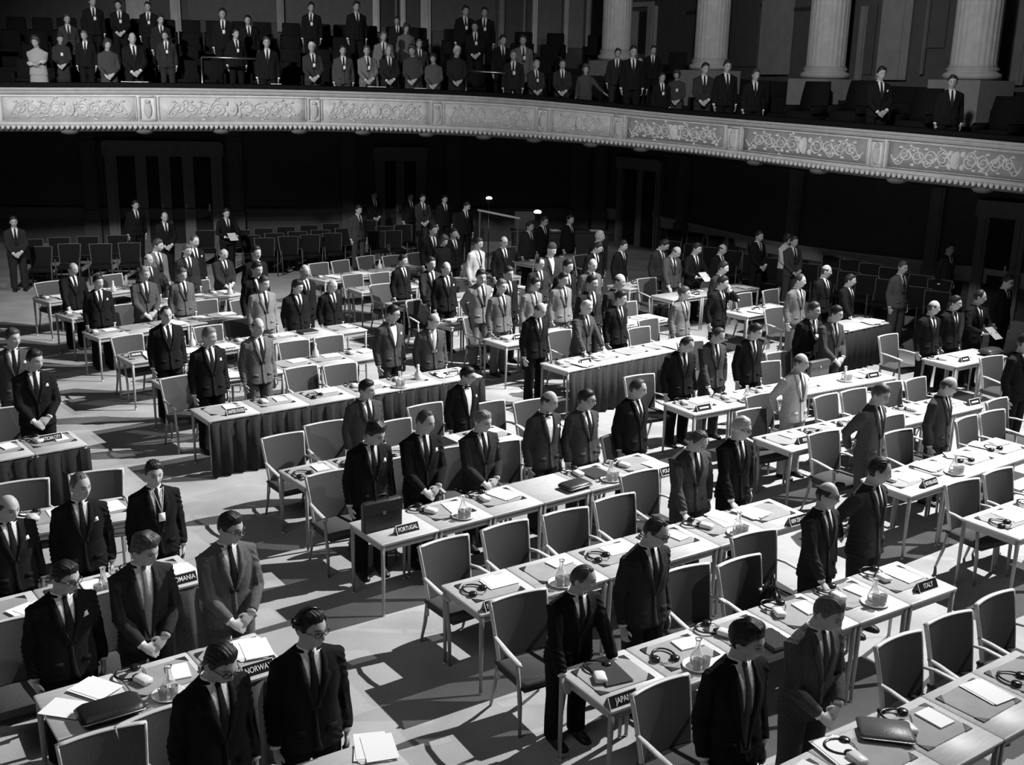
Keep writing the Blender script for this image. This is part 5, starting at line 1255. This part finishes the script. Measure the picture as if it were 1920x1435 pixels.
# ------------------------------------------------------------------ counter with lamps at the rear
P = at_z(1035, 462, 0); P = at_y(1050, 430, 30.0)
cx, cy = P[0], P[1]
t = thing('counter', 'dark wooden counter with papers behind three standing men at the rear', 'counter', (cx, cy, 0), .12)
m = MB(); m.box((0, 0, .52), (2.6, .55, 1.04)); obj('counter_body', m.mesh('counter_body', False), mat('wood', .03), t)
m = MB(); m.box((0, 0, 1.06), (2.7, .65, .04), bev=.01); obj('counter_top', m.mesh('counter_top'), mat('wood', .05), t)
m = MB(); m.box((-.95, .25, 1.3), (.55, .04, .5)); obj('screen', m.mesh('screen', False), mat('wood', .06), t)
for q, (px, py, a) in enumerate([(1042, 421, .3), (1095, 424, .1)]):
    Q = (cx+(-.15, .95)[q], cy+(-.12, .02)[q], 1.0815); tag(obj('paper_sheets', sh(3), mat('paper', .75), None, tuple(Q), a), 'white papers on the rear counter, %s of the two piles' % ('left', 'right')[q], 'papers')
def lamp(px, py, dist, label, size, power, name='desk_lamp'):
    P = at_y(px, py, dist); t = thing(name, label, 'lamp', (P[0], P[1], 0))
    obj('lamp_base', MB().lathe([(.01, 0), (.16, 0), (.15, .03), (.02, .05), (.01, .05)], n=16).mesh('lamp_base'), mat('metal', .1), t)
    obj('lamp_stand', MB().tube([(0, 0, .03), (0, 0, P[2]-.08)], .014, 8).mesh('lamp_stand'), mat('metal', .1), t)
    obj('lamp_shade', MB().lathe([(.03, -.14), (size*1.25, -.05), (size*1.30, -.03), (size*1.2, -.04), (.03, -.12)], (0, 0, P[2]), 18).mesh('lamp_shade'), mat('metal', .08), t)
    obj('bulb', MB().ell((0, 0, P[2]-.01), (size, size, size*.55), 16, 10).mesh('bulb'), mat('lamp', power), t)
lamp(1008, 397, 29.3, 'bright glowing lamp above the rear counter', .10, 6.0)
lamp(917, 371, 29.3, 'white glowing lamp left of and above the rear counter', .085, 2.2)
# slanted pale rail left of the counter
A = at_y(896, 394, 28.6); B = at_y(975, 410, 28.2); t = thing('slanted_rail', 'pale slanted rail left of the rear counter', 'railing', (A[0], A[1], 0))
q = B-A; obj('top_bar', MB().tube([(0, 0, A[2]), (q[0], q[1], B[2])], .03, 8).mesh('top_bar'), mat('wood', .5), t)
for f in (.05, .95): obj('post', MB().tube([(q[0]*f, q[1]*f, 0), (q[0]*f, q[1]*f, A[2]+(B[2]-A[2])*f)], .025, 8).mesh('post'), mat('wood', .1), t)
# ------------------------------------------------------------------ light
W = bpy.data.worlds.new('world'); SC.world = W; W.use_nodes = True
W.node_tree.nodes['Background'].inputs[0].default_value = (1, 1, 1, 1); W.node_tree.nodes['Background'].inputs[1].default_value = .009
def spot(name, loc, tgt, energy, angle, blend=.5, size=.25):
    l = bpy.data.lights.new(name, 'SPOT'); l.energy = energy; l.spot_size = R(angle); l.spot_blend = blend; l.shadow_soft_size = size
    o = bpy.data.objects.new(name, l); COL.objects.link(o); o.location = loc
    o.rotation_euler = (mathutils.Vector(tgt)-mathutils.Vector(loc)).to_track_quat('-Z', 'Y').to_euler(); return o
def area(name, loc, tgt, energy, size):
    l = bpy.data.lights.new(name, 'AREA'); l.energy = energy; l.size = size; o = bpy.data.objects.new(name, l); COL.objects.link(o); o.location = loc
    o.rotation_euler = (mathutils.Vector(tgt)-mathutils.Vector(loc)).to_track_quat('-Z', 'Y').to_euler(); return o
spot('floodlight', (11.0, 17.5, 15), (-.2, 15.2, .5), 31000, 68, .7, .08)
spot('floodlight', (14.5, 11.0, 13.5), (4.5, 10.0, .5), 5500, 66, .7, .12)
spot('floodlight', (10.0, 21.0, 14.8), (-2.5, 18.6, .7), 9000, 40, .9, .10)  # extra spot, added to brighten the rear desks
spot('gallery_floodlight', (-9, 14, 8.8), (-8, 26, 3.9), 7000, 58, .9, .3)
spot('gallery_floodlight', (2, 12, 9.5), (5, 26, 4.3), 3600, 70, .9, .3)
area('added_fill', (-6, 1, 13), (0, 16, 2), 260, 7)  # unseen soft fill added to lift the shaded sides
SC.view_settings.view_transform = 'Standard'; SC.view_settings.look = 'None'; SC.view_settings.exposure = 0; SC.view_settings.gamma = 1; SC.view_settings.use_curve_mapping = False
